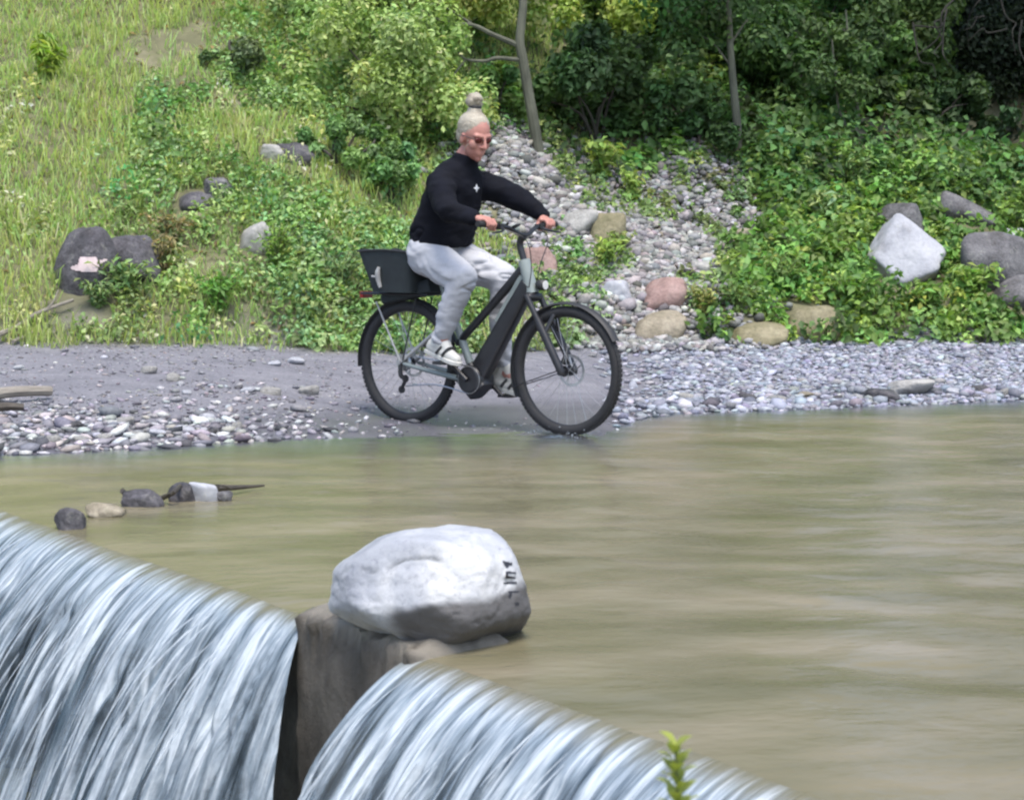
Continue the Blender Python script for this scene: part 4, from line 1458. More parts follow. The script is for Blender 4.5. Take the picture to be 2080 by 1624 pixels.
b0 = gpt(1100, 322); Yt = b0[1]
t_ = lambda px, py, dy=0.0: at(px, py, Yt + dy)
trunk = [b0 - [0, 0, .1], t_(1086, 255), t_(1074, 190), t_(1062, 120), t_(1056, 85), t_(1060, 40), t_(1062, -20), t_(1050, -300), t_(1080, -700)]
br = [([t_(1052, 92), t_(1000, 70, -.05), t_(962, 52, -.1), t_(905, 45, -.2), t_(850, 22, -.3)], 0.028, 0.008),
      ([t_(962, 52, -.1), t_(930, 30, -.1), t_(905, 15, -.1)], 0.013, 0.005),
      ([t_(1056, 122), t_(1010, 118, -.1), t_(985, 124, -.15), t_(945, 120, -.2), t_(928, 100, -.2), t_(922, 84, -.2)], 0.02, 0.006),
      ([t_(945, 122, -.2), t_(918, 160, -.25), t_(895, 215, -.3)], 0.009, 0.003),
      ([t_(1050, -250), t_(900, -400, -.5), t_(700, -480, -1)], 0.035, 0.01),
      ([t_(1055, -350), t_(1200, -500, .4), t_(1400, -560, .8)], 0.035, 0.01),
      ([t_(1062, -30), t_(1120, -60, .3), t_(1190, -120, .4)], 0.02, 0.006)]
cl = []
for (px, py, r_) in ((850, 22, .22), (800, 60, .25), (880, 60, .22), (760, 40, .28), (905, 15, .2), (922, 84, .14), (830, 110, .22), (780, 140, .2), (870, 150, .16), (895, 215, .12), (740, 110, .2), (700, 20, .3), (640, 30, .25)):
    c = t_(px, py, -.25); cl.append((*c, r_))
for i in range(26):
    c = t_(1050 + rng.normal() * 280, -480 + rng.normal() * 170, rng.normal() * 0.8); cl.append((*c, rng.uniform(.3, .55)))
tree('leaning_tree', b0, trunk, (0.052, 0.03), br, cl, 13000, 0.06, (0.20, 0.29, 0.09), 'slim leaning tree with grey bark and low bare branches behind the rider', BARK)

b0 = gpt(1505, 335); Yt = b0[1]
cl = [(*t_(1480 + rng.normal() * 70, 20 + rng.normal() * 60, rng.normal() * .3), rng.uniform(.15, .3)) for i in range(10)]
cl += [(*t_(1470 + rng.normal() * 150, -260 + rng.normal() * 150, rng.normal() * .6), rng.uniform(.3, .5)) for i in range(16)]
tree('sapling', b0, [b0 - [0, 0, .1], t_(1497, 240), t_(1488, 140), t_(1482, 60), t_(1470, -150), t_(1480, -350)], (0.042, 0.02),
     [([t_(1488, 140), t_(1450, 90), t_(1420, 70)], 0.012, 0.004), ([t_(1484, 90), t_(1520, 40), t_(1560, 20)], 0.012, 0.004)], cl, 6000, 0.075, (0.05, 0.10, 0.03), 'straight slim sapling standing alone in the dark undergrowth', BARK)
for (xa, ya, xb, yb_, lab) in ((1722, 292, 1702, 210, 'left and shorter of two thin saplings in the undergrowth'), (1746, 280, 1730, 150, 'right and taller of two thin saplings in the undergrowth')):
    b0 = gpt(xa, ya); Yt = b0[1]
    cl = [(*t_(xb - 5 + rng.normal() * 35, yb_ - 80 + rng.normal() * 40, rng.normal() * .2), rng.uniform(.1, .2)) for i in range(6)]
    tree('sapling', b0, [b0 - [0, 0, .05], t_((xa + xb) / 2 + 4, (ya + yb_) / 2), t_(xb, yb_), t_(xb - 12, yb_ - 130)], (0.02, 0.008), [], cl, 900, 0.07, (0.06, 0.11, 0.035), lab, BARK, 'pair of thin saplings')

# forest trees added mostly out of view so their crowns shade the right bank
def shade_tree(x, y, h, lean, label, rad=0.16, cr=2.2, nl=6500, tint=(0.035, 0.075, 0.022), zc=(0.42, 1.0)):
    b0 = np.array([x, y, float(G(x, y))])
    top = b0 + np.array([lean[0], lean[1], h])
    tr_ = [b0 - [0, 0, .3], b0 + (top - b0) * [.25, .25, .35], b0 + (top - b0) * [.6, .6, .7], top]
    br_, cl_ = [], []
    for i in range(30):
        f = rng.uniform(*zc); a = rng.uniform(0, 2 * math.pi)
        s0 = b0 + (top - b0) * f
        l = cr * rng.uniform(0.35, 1.0) * (1.15 - 0.5 * f)
        e = s0 + np.array([math.cos(a) * l, math.sin(a) * l, rng.uniform(-0.1, 0.5)])
        if i % 3 == 0: br_.append(([s0, (s0 + e) / 2 + [0, 0, .15], e], rad * 0.3, 0.01))
        cl_.append((*e, rng.uniform(0.45, 0.85)))
    return tree('shade_tree', b0, tr_, (rad, rad * 0.4), br_, cl_, nl, 0.13, tint, label, BARKD, 'trees added to shade the right bank')


for i_, (x, y, h, lx, ly, cr) in enumerate(sorted(((3.4, 24.5, 10.5, 0.3, -5.5, 2.3), (6.1, 21.6, 8.8, -1.2, -3.4, 2.6), (6.9, 21.6, 9.0, 0.0, -3.0, 2.6), (7.8, 18.6, 8.0, -0.2, -2.0, 2.6), (3.2, 23.5, 10, 0.2, -1.5, 2.8), (5.6, 24.0, 10, 0, -1.5, 2.8), (8.6, 23, 10, 0, -1, 2.8)))):
    shade_tree(x, y, h, (lx, ly), 'tall dark tree added to shade the right bank, ' + ORD[i_] + ' of the row from the left', cr=cr, zc=(0.5, 1.0))

# roots and dead twigs over the dark hollow
ROOTM = pm('dark_root', (0.045, 0.042, 0.035), (0.018, 0.017, 0.014), 0.9, 12, 0.5, 40)


def roots():
    g = at(2000, 80, 18.9)
    root = empty('root_tangle', g, 'tangle of grey roots hanging over the dark hollow at upper right', 'roots')
    for i in range(13):
        a = np.array([rng.uniform(-0.75, 0.55), rng.uniform(-.2, .3), rng.uniform(0.1, 0.55)])
        e = a + np.array([rng.uniform(-0.5, 0.5), rng.uniform(-0.25, 0.1), rng.uniform(-0.65, -0.05)])
        mid = (a + e) / 2 + rng.normal(size=3) * 0.1
        m2 = (mid + e) / 2 + rng.normal(size=3) * 0.04; m1 = (a + mid) / 2 + rng.normal(size=3) * 0.05
        MB().tube([a, m1, mid, m2, e], [0.011, 0.009, 0.007, 0.005, 0.002], 6, 6).build('root', ROOTM, root)


roots()
for (px, py, lab_) in ((2050, 170, 'added blackish bush standing in for the shade of the hollow under the roots'), (1990, 70, 'dense bush in painted shade tone right at the upper right corner'), (2075, 255, 'lowest dense bush in painted shade tone at the right edge'), (1900, 60, 'bush in painted shade tone left of the upper right corner bush')):
    b = gpt(px, py); shrub(b + [0, 0.3, -.2], 0.9, 0.7, 1.1, 9000, 0.075, (0.014, 0.026, 0.011), lab_, nclump=30, lift=0.0)  # near-black leaf tint paints in the shade in and around the hollow
print('stage plants done')

# ------------------------------------------------------------------ bicycle
HEAD = math.atan2(-0.69, 0.90)
BK = np.array([-0.60, 11.39, 0.003])
WB, WR = 1.134, 0.353
M_TYRE = pm('tyre_rubber', (0.028, 0.028, 0.030), (0.016, 0.016, 0.018), 0.75, 40, 0.5, 120)
M_BLACK = pm('satin_black_paint', (0.022, 0.023, 0.027), (0.013, 0.013, 0.016), 0.38, 14)
M_MINT = pm('mint_grey_paint', (0.27, 0.31, 0.30), (0.21, 0.245, 0.24), 0.35, 8, coat=0.2)
M_STEEL = pm('brushed_steel', (0.60, 0.60, 0.60), (0.42, 0.42, 0.43), 0.35, 30, metal=0.9)
M_ALU = pm('dull_aluminium', (0.50, 0.50, 0.49), (0.38, 0.38, 0.38), 0.5, 20, metal=0.3)
M_PLAST = pm('black_plastic', (0.030, 0.031, 0.033), (0.018, 0.018, 0.020), 0.55, 30, 0.2, 90)
M_CANVAS = pm('dark_canvas', (0.030, 0.040, 0.043), (0.017, 0.022, 0.026), 0.85, 10, 0.5, 120)
M_LENS = pm('lamp_lens', (0.75, 0.75, 0.72), (0.6, 0.6, 0.6), 0.15, 30)
M_RED = pm('red_lens', (0.35, 0.02, 0.02), (0.22, 0.01, 0.01), 0.2, 30)

bike = empty('bicycle', BK, 'black and mint grey electric bicycle carrying the rider through shallow water', 'bicycle', rz=HEAD)


def wheel(cx, disc):
    c = (cx, 0, WR - 0.003)
    # rim ring is the wheel's own mesh
    rim = MB().lathe([(0.312, -0.013), (0.318, -0.012), (0.318, 0.012), (0.312, 0.013), (0.296, 0.008), (0.293, 0), (0.296, -0.008)], (0, 0, 0), 72)
    w = rim.build('wheel', M_BLACK, bike); w.location = c
    pr = []
    for k in range(14):
        a = 2 * math.pi * k / 14
        pr.append((0.325 + 0.029 * math.cos(a), 0.027 * math.sin(a)))
    ty = MB().lathe(pr, (0, 0, 0), 72)
    for k in range(84):          # tread blocks
        a = 2 * math.pi * k / 84
        for y_ in (-0.012, 0.012):
            aa = a + (0.05 if y_ > 0 else 0)
            ty.box((0.3505 * math.cos(aa), y_, 0.3505 * math.sin(aa)), (0.006, 0.014, 0.02), (0, -aa, 0))
    ty.build('tyre', M_TYRE, w)
    hub = MB().lathe([(0.001, -0.055), (0.012, -0.055), (0.014, -0.03), (0.03, -0.03), (0.03, -0.025), (0.017, -0.02), (0.017, 0.02), (0.03, 0.025), (0.03, 0.03), (0.014, 0.03), (0.012, 0.055), (0.001, 0.055)], (0, 0, 0), 24)
    hub.build('hub', M_BLACK, w)
    sp = None
    for k in range(28):
        a = 2 * math.pi * k / 28
        side = 1 if k % 2 else -1
        off = 0.35 if (k // 2) % 2 else -0.35
        p0 = np.array([0.028 * math.cos(a + off * 3), side * 0.026, 0.028 * math.sin(a + off * 3)])
        p1 = np.array([0.296 * math.cos(a), side * 0.003, 0.296 * math.sin(a)])
        MB().tube([p0, p1], 0.0011, 5).build('spoke', M_STEEL, w)
    rt = MB().lathe([(0.088, disc - .001), (0.088, disc + .001), (0.072, disc + .001), (0.072, disc - .001)], (0, 0, 0), 40)
    rt.build('brake_disc', M_STEEL, w)
    if disc:
        for k in range(5):
            a = 2 * math.pi * k / 5
            MB().tube([(0.02 * math.cos(a), disc, 0.02 * math.sin(a)), (0.074 * math.cos(a + .5), disc, 0.074 * math.sin(a + .5))], 0.004, 5).build('disc_arm', M_STEEL, w)
    return w


wheel(0.0, 0.042); wheel(WB, 0.042)
BB = np.array([0.50, 0, 0.275])
HT = np.array([0.845, 0, 0.93]); HB = np.array([0.895, 0, 0.775])   # head tube
ST = np.array([0.255, 0, 0.80])                                        # seat tube top
AX = np.array([0.0, 0, 0.35])

MB().tube([HT + (HT - HB) * .12, HB - (HT - HB) * .05], [0.034, 0.038], 16).build('head_tube', M_MINT, bike)
# big battery down tube: rounded box section
def rbox_tube(p0, p1, w0, d0, w1, d1, seg=10, ease=None):
    p0, p1 = np.array(p0), np.array(p1)
    ax = unit(p1 - p0); y = np.array([0, 1.0, 0]); n_ = np.cross(ax, y)
    V = []; k = 20
    for i in range(seg + 1):
        t = i / seg
        w, d = w0 + (w1 - w0) * t, d0 + (d1 - d0) * t
        for j in range(k):
            a = 2 * math.pi * j / k
            cx, sx_ = math.cos(a), math.sin(a)
            e = 0.45
            u = math.copysign(abs(cx) ** e, cx) * w / 2; v = math.copysign(abs(sx_) ** e, sx_) * d / 2
            V.append(p0 + (p1 - p0) * t + y * u + n_ * v)
    Fc = [(i * k + j, i * k + (j + 1) % k, (i + 1) * k + (j + 1) % k, (i + 1) * k + j) for i in range(seg) for j in range(k)]
    Fc += [tuple(range(k)), tuple(range(seg * k + k - 1, seg * k - 1, -1))]
    return V, Fc


mb = MB().add(*rbox_tube(HB + [-0.02, 0, 0.045], BB + [-0.005, 0, -0.015], 0.075, 0.085, 0.095, 0.125, 12))
mb.build('down_tube', M_BLACK, bike, bevel=0.004)
mb = MB().add(*rbox_tube(HB + [-0.055, 0, 0.085], [0.66, 0, 0.60], 0.045, 0.05, 0.05, 0.04, 8))
mb.build('frame_gusset', M_MINT, bike, bevel=0.003)
MB().tube([HT + [0, 0, -0.02], (0.62, 0, 0.70), (0.40, 0, 0.50), (0.375, 0, 0.47)], [0.03, 0.024, 0.022, 0.022], 14, 6).build('top_tube', M_BLACK, bike)
MB().tube([BB, ST], [0.024, 0.019], 14).build('seat_tube', M_MINT, bike)
MB().tube([ST + (ST - BB) * -0.03, (0.215, 0, 0.90)], 0.0145, 12).build('seat_post', M_BLACK, bike)
# motor housing
mot = MB().add(*rbox_tube((0.44, 0, 0.325), (0.545, 0, 0.205), 0.13, 0.17, 0.125, 0.14, 6))
mot.lathe([(0.001, -0.075), (0.07, -0.075), (0.082, -0.06), (0.082, 0.06), (0.07, 0.075), (0.001, 0.075)], BB, 32)
mot.build('motor', M_BLACK, bike, bevel=0.006)
for s in (-1, 1):
    MB().tube([BB + [-0.06, s * 0.045, 0.0], (0.25, s * 0.06, 0.305), (0.02, s * 0.065, 0.345)], [0.017, 0.014, 0.011], 10, 5).build('chain_stay', M_MINT, bike)
    MB().tube([(0.345, s * 0.02, 0.60), (0.30, s * 0.045, 0.575), (0.0, s * 0.065, 0.355)], [0.013, 0.012, 0.010], 10, 4).build('seat_stay', M_ALU, bike)

# fork
crown_p = HB - (HT - HB) * 0.10
fk = MB()
fk.ell(crown_p + [0, 0, -0.01], (0.04, 0.075, 0.03), 3)
for s in (-1, 1):
    fk.tube([crown_p + [0.0, s * 0.06, 0], crown_p + [0.09, s * 0.06, -0.155]], 0.0165, 12)
    fk.tube([crown_p + [0.075, s * 0.06, -0.13], np.array([WB - 0.01, s * 0.062, 0.375]), np.array([WB + 0.002, s * 0.058, 0.335])], [0.023, 0.022, 0.02], 12, 3)
fk.tube([crown_p + [0.13, -0.06, -0.20], crown_p + [0.16, 0, -0.09], crown_p + [0.13, 0.06, -0.20]], 0.013, 8, 5)
fk.build('fork', M_BLACK, bike)
MB().box((WB - 0.045, 0.05, 0.41), (0.035, 0.028, 0.06), (0, 0.5, 0)).build('brake_calliper', M_PLAST, bike, bevel=0.005)
MB().tube([(WB, -0.078, 0.35), (WB, 0.078, 0.35)], 0.009, 10).build('axle', M_STEEL, bike)
MB().tube([(0, -0.085, 0.35), (0, 0.085, 0.35)], 0.009, 10).build('axle', M_STEEL, bike)


def fender(cx, a0, a1, r_, w, name):
    mb = MB()
    k = []
    for t in np.linspace(-1, 1, 9):
        k.append((r_ - 0.012 * t * t, t * w))
    for t in np.linspace(1, -1, 9):
        k.append((r_ - 0.0025 - 0.012 * t * t, t * w * 0.98))
    mb.lathe(k, (cx, 0, 0.35), 40, a0, a1)
    return mb.build(name, M_PLAST, bike)


ff_ = fender(WB, R(28), R(205), 0.378, 0.033, 'front_fender')
fr2 = fender(0, R(20), R(186), 0.378, 0.033, 'rear_fender')
for s in (-1, 1):
    MB().tube([(WB, s * 0.07, 0.36), (WB - 0.355, s * 0.034, 0.245)], 0.003, 6).build('fender_stay', M_BLACK, bike)
    MB().tube([(-0.0, s * 0.075, 0.36), (-0.18, s * 0.075, 0.70)], 0.0055, 8).build('rack_stay', M_ALU, bike)
    MB().tube([(0.02, s * 0.075, 0.365), (0.12, s * 0.072, 0.725)], 0.0045, 8).build('rack_stay', M_BLACK, bike)
rk = MB()
for y_ in (-0.07, 0, 0.07):
    rk.tube([(-0.30, y_, 0.745), (0.20, y_, 0.745)], 0.006, 8)
for x_ in (-0.30, -0.13, 0.04, 0.20):
    rk.tube([(x_, -0.075, 0.745), (x_, 0.075, 0.745)], 0.006, 8)
rk.build('rack', M_BLACK, bike)

# rear basket: open canvas crate, slightly flared, on the rack
def basket():
    x0, x1, z0, z1 = -0.17, 0.13, 0.757, 0.995
    n_u = 40
    rows = []
    for lv, (t, fl_, thick) in enumerate([(0, 0, 0), (0.0, 0, 0), (0.25, .014, 0), (0.5, .030, 0), (0.75, .046, 0), (1.0, .06, 0), (1.0, .056, 1), (0.5, .026, 1), (0.04, 0, 1)]):
        row = []
        for j in range(n_u):
            a = 2 * math.pi * j / n_u
            ca, sa_ = math.cos(a), math.sin(a); e = 0.28
            hx = (x1 - x0) / 2 + fl_ - thick * 0.006; hy = 0.14 + fl_ * 0.5 - thick * 0.006
            if lv == 0: hx *= 0.02; hy *= 0.02
            x = (x0 + x1) / 2 - 0.03 * t + math.copysign(abs(ca) ** e, ca) * hx
            y_ = math.copysign(abs(sa_) ** e, sa_) * hy
            z = z0 + (z1 - z0) * t + 0.012 * math.sin(a * 3 + 1) * t + 0.02 * (x0 - x) / 0.4 * 0 * t
            row.append((x, y_, z))
        rows.append(row)
    rows.append([((x0 + x1) / 2 + 0.001 * math.cos(2 * math.pi * j / n_u), 0.001 * math.sin(2 * math.pi * j / n_u), z0 + 0.012) for j in range(n_u)])
    V = [p for r_ in rows for p in r_]
    Fc = [(i * n_u + j, i * n_u + (j + 1) % n_u, (i + 1) * n_u + (j + 1) % n_u, (i + 1) * n_u + j) for i in range(len(rows) - 1) for j in range(n_u)]
    o = MB().add(V, Fc).build('rear_basket', M_CANVAS, bike, sharp=50)
    tag(o, 'black open basket on the rear rack')
    MB().tube([(-0.235, -0.172, 0.992), (-0.05, -0.172, 1.0), (0.145, -0.172, 0.99)], 0.006, 8, 6).build('rim_piping', M_PLAST, o)
    bk_ = MB().tube([(-0.075, -0.170, 0.90), (-0.085, -0.168, 0.87), (-0.088, -0.160, 0.83), (-0.08, -0.152, 0.785)], [0.009, 0.016, 0.015, 0.010], 8, 4)
    bk_.tube([(-0.09, -0.162, 0.845), (-0.135, -0.163, 0.848)], 0.006, 8)
    bk_.build('buckle', M_ALU, o)
    return o


basket()
MB().box((-0.325, 0, 0.735), (0.03, 0.09, 0.04)).build('rear_light', M_RED, bike, bevel=0.006)
# lower side bag panel in front of the basket
MB().add(*rbox_tube((0.22, 0, 0.80), (-0.16, 0, 0.71), 0.16, 0.09, 0.12, 0.06, 8)).build('rack_bag', M_CANVAS, bike, bevel=0.006)

# saddle
sd = MB()
V, T = ico(4)
S = V.copy()
wv = np.interp(S[:, 0], [-1, -0.4, 0.3, 1], [0.085, 0.095, 0.045, 0.022])
S2 = np.stack([S[:, 0] * 0.135 + 0.20, S[:, 1] * wv * 1.05, S[:, 2] * 0.03 + 0.925 - 0.012 * np.exp(-(S[:, 0] / .4) ** 2)], 1)
sd.add(S2, T).build('saddle', M_PLAST, bike)

# cockpit
stem = MB().tube([HT + (HT - HB) * 0.10, HT + (HT - HB) * 0.70, np.array([0.84, 0, 1.085])], [0.019, 0.019, 0.021], 12, 4)
stem.build('stem', M_BLACK, bike)
GRIPC = {}
hb = MB()
bar = [(0.795, -0.35, 1.148), (0.80, -0.22, 1.142), (0.825, -0.12, 1.125), (0.84, -0.04, 1.092), (0.84, 0.04, 1.092), (0.825, 0.12, 1.125), (0.80, 0.22, 1.142), (0.795, 0.35, 1.148)]
hb.tube(bar, 0.0125, 10, 6).build('handlebar', M_BLACK, bike)
for s in (-1, 1):
    MB().tube([(0.7955, s * 0.355, 1.148), (0.80, s * 0.225, 1.1425)], [0.0175, 0.0165], 14).build('grip', M_TYRE, bike)
    lv = MB().tube([(0.812, s * 0.185, 1.13), (0.85, s * 0.20, 1.115), (0.868, s * 0.25, 1.105), (0.862, s * 0.31, 1.10)], [0.009, 0.008, 0.006, 0.005], 8, 4)
    lv.box((0.81, s * 0.18, 1.132), (0.04, 0.035, 0.03))
    lv.build('brake_lever', M_BLACK, bike)
    MB().tube([(0.83, s * 0.17, 1.12), (0.93, s * 0.10, 1.06), (0.92, s * 0.04, 0.92), (0.90, s * 0.035, 0.80)], 0.0028, 6, 6).build('brake_cable', M_BLACK, bike)
MB().box((0.845, -0.085, 1.135), (0.05, 0.035, 0.012), (0, -0.4, 0)).build('display', M_PLAST, bike, bevel=0.003)
hl = MB().lathe([(0.001, -0.02), (0.026, -0.02), (0.03, 0.0), (0.03, 0.03), (0.001, 0.03)], (0, 0, 0), 20).mesh('headlight')
ho = link('headlight', hl, M_PLAST, bike, (0.955, 0, 0.815), (0, 0, R(-90)))
MB().lathe([(0.001, 0.031), (0.025, 0.031), (0.025, 0.033), (0.001, 0.033)], (0, 0, 0), 20).build('lens', M_LENS, ho)
MB().tube([HB + [0.02, 0, 0.02], (0.945, 0, 0.815)], 0.009, 8).build('light_bracket', M_BLACK, bike)

# drivetrain on the near side
for s, pd in ((-1, (0.385, 0.372)), (1, (0.615, 0.178))):
    cr_ = MB().tube([BB + [0, s * 0.085, 0], np.array([pd[0], s * 0.095, pd[1]])], [0.014, 0.011], 10)
    cr_.build('crank', M_BLACK, bike)
    pe = MB().box((pd[0], s * 0.15, pd[1]), (0.085, 0.095, 0.018))
    pe.tube([(pd[0], s * 0.095, pd[1]), (pd[0], s * 0.19, pd[1])], 0.008, 8)
    pe.build('pedal', M_PLAST, bike, bevel=0.003)
MB().lathe([(0.045, -0.068), (0.078, -0.068), (0.078, -0.064), (0.045, -0.064)], BB, 40).build('chainring', M_STEEL, bike)
MB().lathe([(0.02, -0.052), (0.048, -0.052), (0.05, -0.034), (0.03, -0.03), (0.02, -0.03)], AX, 30).build('cassette', M_STEEL, bike)
MB().tube([BB + [0.0, -0.066, 0.077], (0.25, -0.055, 0.375), (0.0, -0.045, 0.398)], 0.0045, 6, 3).build('chain', M_STEEL, bike)
MB().tube([BB + [0.0, -0.066, -0.077], (0.25, -0.055, 0.235), (0.02, -0.05, 0.215)], 0.0045, 6, 3).build('chain', M_STEEL, bike)
dr = MB().tube([(0.0, -0.072, 0.34), (0.005, -0.075, 0.28), (0.025, -0.06, 0.255), (-0.005, -0.055, 0.20)], [0.012, 0.014, 0.012, 0.010], 8, 3)
dr.lathe([(0.003, -0.062), (0.022, -0.062), (0.022, -0.052), (0.003, -0.052)], (0.025, 0, 0.26), 16)
dr.lathe([(0.003, -0.06), (0.022, -0.06), (0.022, -0.05), (0.003, -0.05)], (-0.005, 0, 0.195), 16)
dr.build('derailleur', M_BLACK, bike)

# droplets and broken water round the tyres
dv_, df_, kk = [], [], 0
Dv, Dt = ico(1)
for (cx, n_, spread) in ((WB, 130, 0.8), (0.0, 40, 0.5)):
    for i in range(n_):
        a = rng.uniform(-0.32, 0.22); r_ = rng.exponential(0.05) * spread
        y_ = rng.normal() * (0.04 + 0.6 * r_)
        z = abs(rng.normal()) * 0.035 * spread * math.exp(-r_ * 4)
        rr = rng.uniform(0.0012, 0.0042)
        dv_.append(Dv * np.array([rr * 1.8, rr * 1.3, rr * 0.8]) + np.array([cx + a, y_, z + 0.002])); df_.append(Dt + kk); kk += len(Dv)
spl = link('splash', np_mesh('splash', np.concatenate(dv_), np.concatenate(df_)), FIL, None, BK, (0, 0, HEAD))
tag(spl, 'small water droplets thrown up round the bicycle tyres', 'splash', kind='stuff')

# ------------------------------------------------------------------ the rider
M_SKIN = pm('skin', (0.50, 0.25, 0.20), (0.43, 0.185, 0.15), 0.5, 14, 0.15, 200)
M_HAIR = pm('blonde_hair', (0.50, 0.46, 0.37), (0.25, 0.215, 0.165), 0.5, 10, 0.6, 90, 0.004, stretch=(1, 1, 5))
M_SWEAT = pm('navy_black_fleece', (0.007, 0.008, 0.014), (0.0035, 0.004, 0.007), 0.9, 8, 0.4, 150, spec=0.2)
M_PANTS = pm('light_grey_jersey', (0.52, 0.53, 0.565), (0.43, 0.44, 0.475), 0.9, 16, 0.35, 140, spec=0.2)
M_SHOE = pm('white_leather', (0.66, 0.65, 0.60), (0.55, 0.54, 0.50), 0.55, 20)
M_SHOEB = pm('black_shoe_trim', (0.03, 0.03, 0.032), (0.02, 0.02, 0.02), 0.6, 20)
M_GLASS = pm('dark_red_lens', (0.11, 0.012, 0.012), (0.07, 0.008, 0.008), 0.12, 20)
M_LOGO = pm('white_print', (0.8, 0.8, 0.8), (0.7, 0.7, 0.7), 0.6, 20)

rider = empty('person', BK, 'person with blonde top bun, black sweatshirt and light grey trousers riding the bicycle', 'person', rz=HEAD)


def remesh(name, mb, voxel, iters, mat, parent, post=None, fac=0.5):
    me = mb.mesh(name + '_src')
    o = bpy.data.objects.new(name + '_src', me); COL.objects.link(o)
    md = o.modifiers.new('remesh', 'REMESH'); md.mode = 'VOXEL'; md.voxel_size = voxel; md.use_smooth_shade = True
    if iters:
        sm = o.modifiers.new('smooth', 'SMOOTH'); sm.factor = fac; sm.iterations = iters
    dg = bpy.context.evaluated_depsgraph_get(); dg.update()
    ev = o.evaluated_get(dg)
    nm = bpy.data.meshes.new_from_object(ev)
    nm.name = name
    bpy.data.objects.remove(o); bpy.data.meshes.remove(me)
    if post is not None:
        n = len(nm.vertices)
        co = np.empty(n * 3, np.float32); nm.vertices.foreach_get('co', co)
        no = np.empty(n * 3, np.float32); nm.vertices.foreach_get('normal', no)
        co = post(co.reshape(-1, 3).astype(float), no.reshape(-1, 3).astype(float))
        nm.vertices.foreach_set('co', co.astype(np.float32).ravel())
    nm.polygons.foreach_set('use_smooth', np.ones(len(nm.polygons), dtype=bool))
    nm.materials.clear()
    nm.update()
    return link(name, nm, mat, parent)


def loft(secs, k=28):
    """secs: (x, z, half depth, half width, tilt) elliptical sections across a spine in the xz plane"""
    V = []
    for (x, z, d, w, tl) in secs:
        for j in range(k):
            a = 2 * math.pi * j / k
            V.append((x + d * math.cos(a) * math.cos(tl), w * math.sin(a), z - d * math.cos(a) * math.sin(tl)))
    n = len(secs)
    Fc = [(i * k + j, i * k + (j + 1) % k, (i + 1) * k + (j + 1) % k, (i + 1) * k + j) for i in range(n - 1) for j in range(k)]
    Fc += [tuple(range(k - 1, -1, -1)), tuple(range((n - 1) * k, n * k))]
    return V, Fc


SH = {-1: np.array([0.375, -0.165, 1.402]), 1: np.array([0.375, 0.165, 1.402])}
EL = {-1: np.array([0.545, -0.295, 1.215]), 1: np.array([0.62, 0.295, 1.275])}
WRI = {-1: np.array([0.725, -0.30, 1.185]), 1: np.array([0.745, 0.315, 1.185])}
HIP = {-1: np.array([0.205, -0.088, 0.985]), 1: np.array([0.205, 0.088, 0.985])}
KN = {-1: np.array([0.535, -0.155, 0.845]), 1: np.array([0.605, 0.125, 0.845])}
AN = {-1: np.array([0.365, -0.145, 0.475]), 1: np.array([0.575, 0.15, 0.335])}
HC = np.array([0.492, 0, 1.628])
HR = np.array(Matrix.Rotation(R(-14), 3, 'Z') @ Matrix.Rotation(R(20), 3, 'Y'))
HS = 1.05
hp = lambda p: HC + HR @ (np.array(p) * HS)

body = MB()
body.add(*loft([(.215, .95, .10, .14, 0), (.24, 1.05, .11, .145, .1), (.29, 1.18, .105, .14, .25), (.34, 1.32, .105, .15, .3), (.37, 1.40, .085, .14, .3), (.385, 1.45, .06, .09, .3)]))
body.capsule([(.385, 0, 1.46), (.425, 0, 1.53), hp((-.02, 0, -.07))], [.062, .053, .05])
# head: skull, jaw, chin, cheeks, brow, nose, lips, ears
body.ell(hp((-.012, 0, .030)), np.array([.094, .076, .100]) * HS, 3, HR)
body.ell(hp((.026, 0, -.048)), np.array([.060, .056, .066]) * HS, 3, HR)
body.ell(hp((.064, 0, -.094)), .021 * HS, 2)
for s in (-1, 1):
    body.ell(hp((.050, s * .038, -.022)), np.array([.03, .026, .03]) * HS, 2, HR)
    body.capsule([hp((.078, s * .012, .030)), hp((.066, s * .046, .030))], .0115 * HS, 8)
    body.ell(hp((-.004, s * .077, -.010)), np.array([.018, .009, .031]) * HS, 2, HR)
    body.ell(hp((.094, s * .011, -.026)), .0085 * HS, 2)
body.capsule([hp((.082, 0, .026)), hp((.098, 0, -.002)), hp((.107, 0, -.024))], np.array([.009, .0095, .0115]) * HS, 8)
body.capsule([hp((.076, -.022, -.060)), hp((.087, 0, -.057)), hp((.076, .022, -.060))], .0062 * HS, 8)
body.capsule([hp((.075, -.019, -.070)), hp((.085, 0, -.071)), hp((.075, .019, -.070))], .0066 * HS, 8)
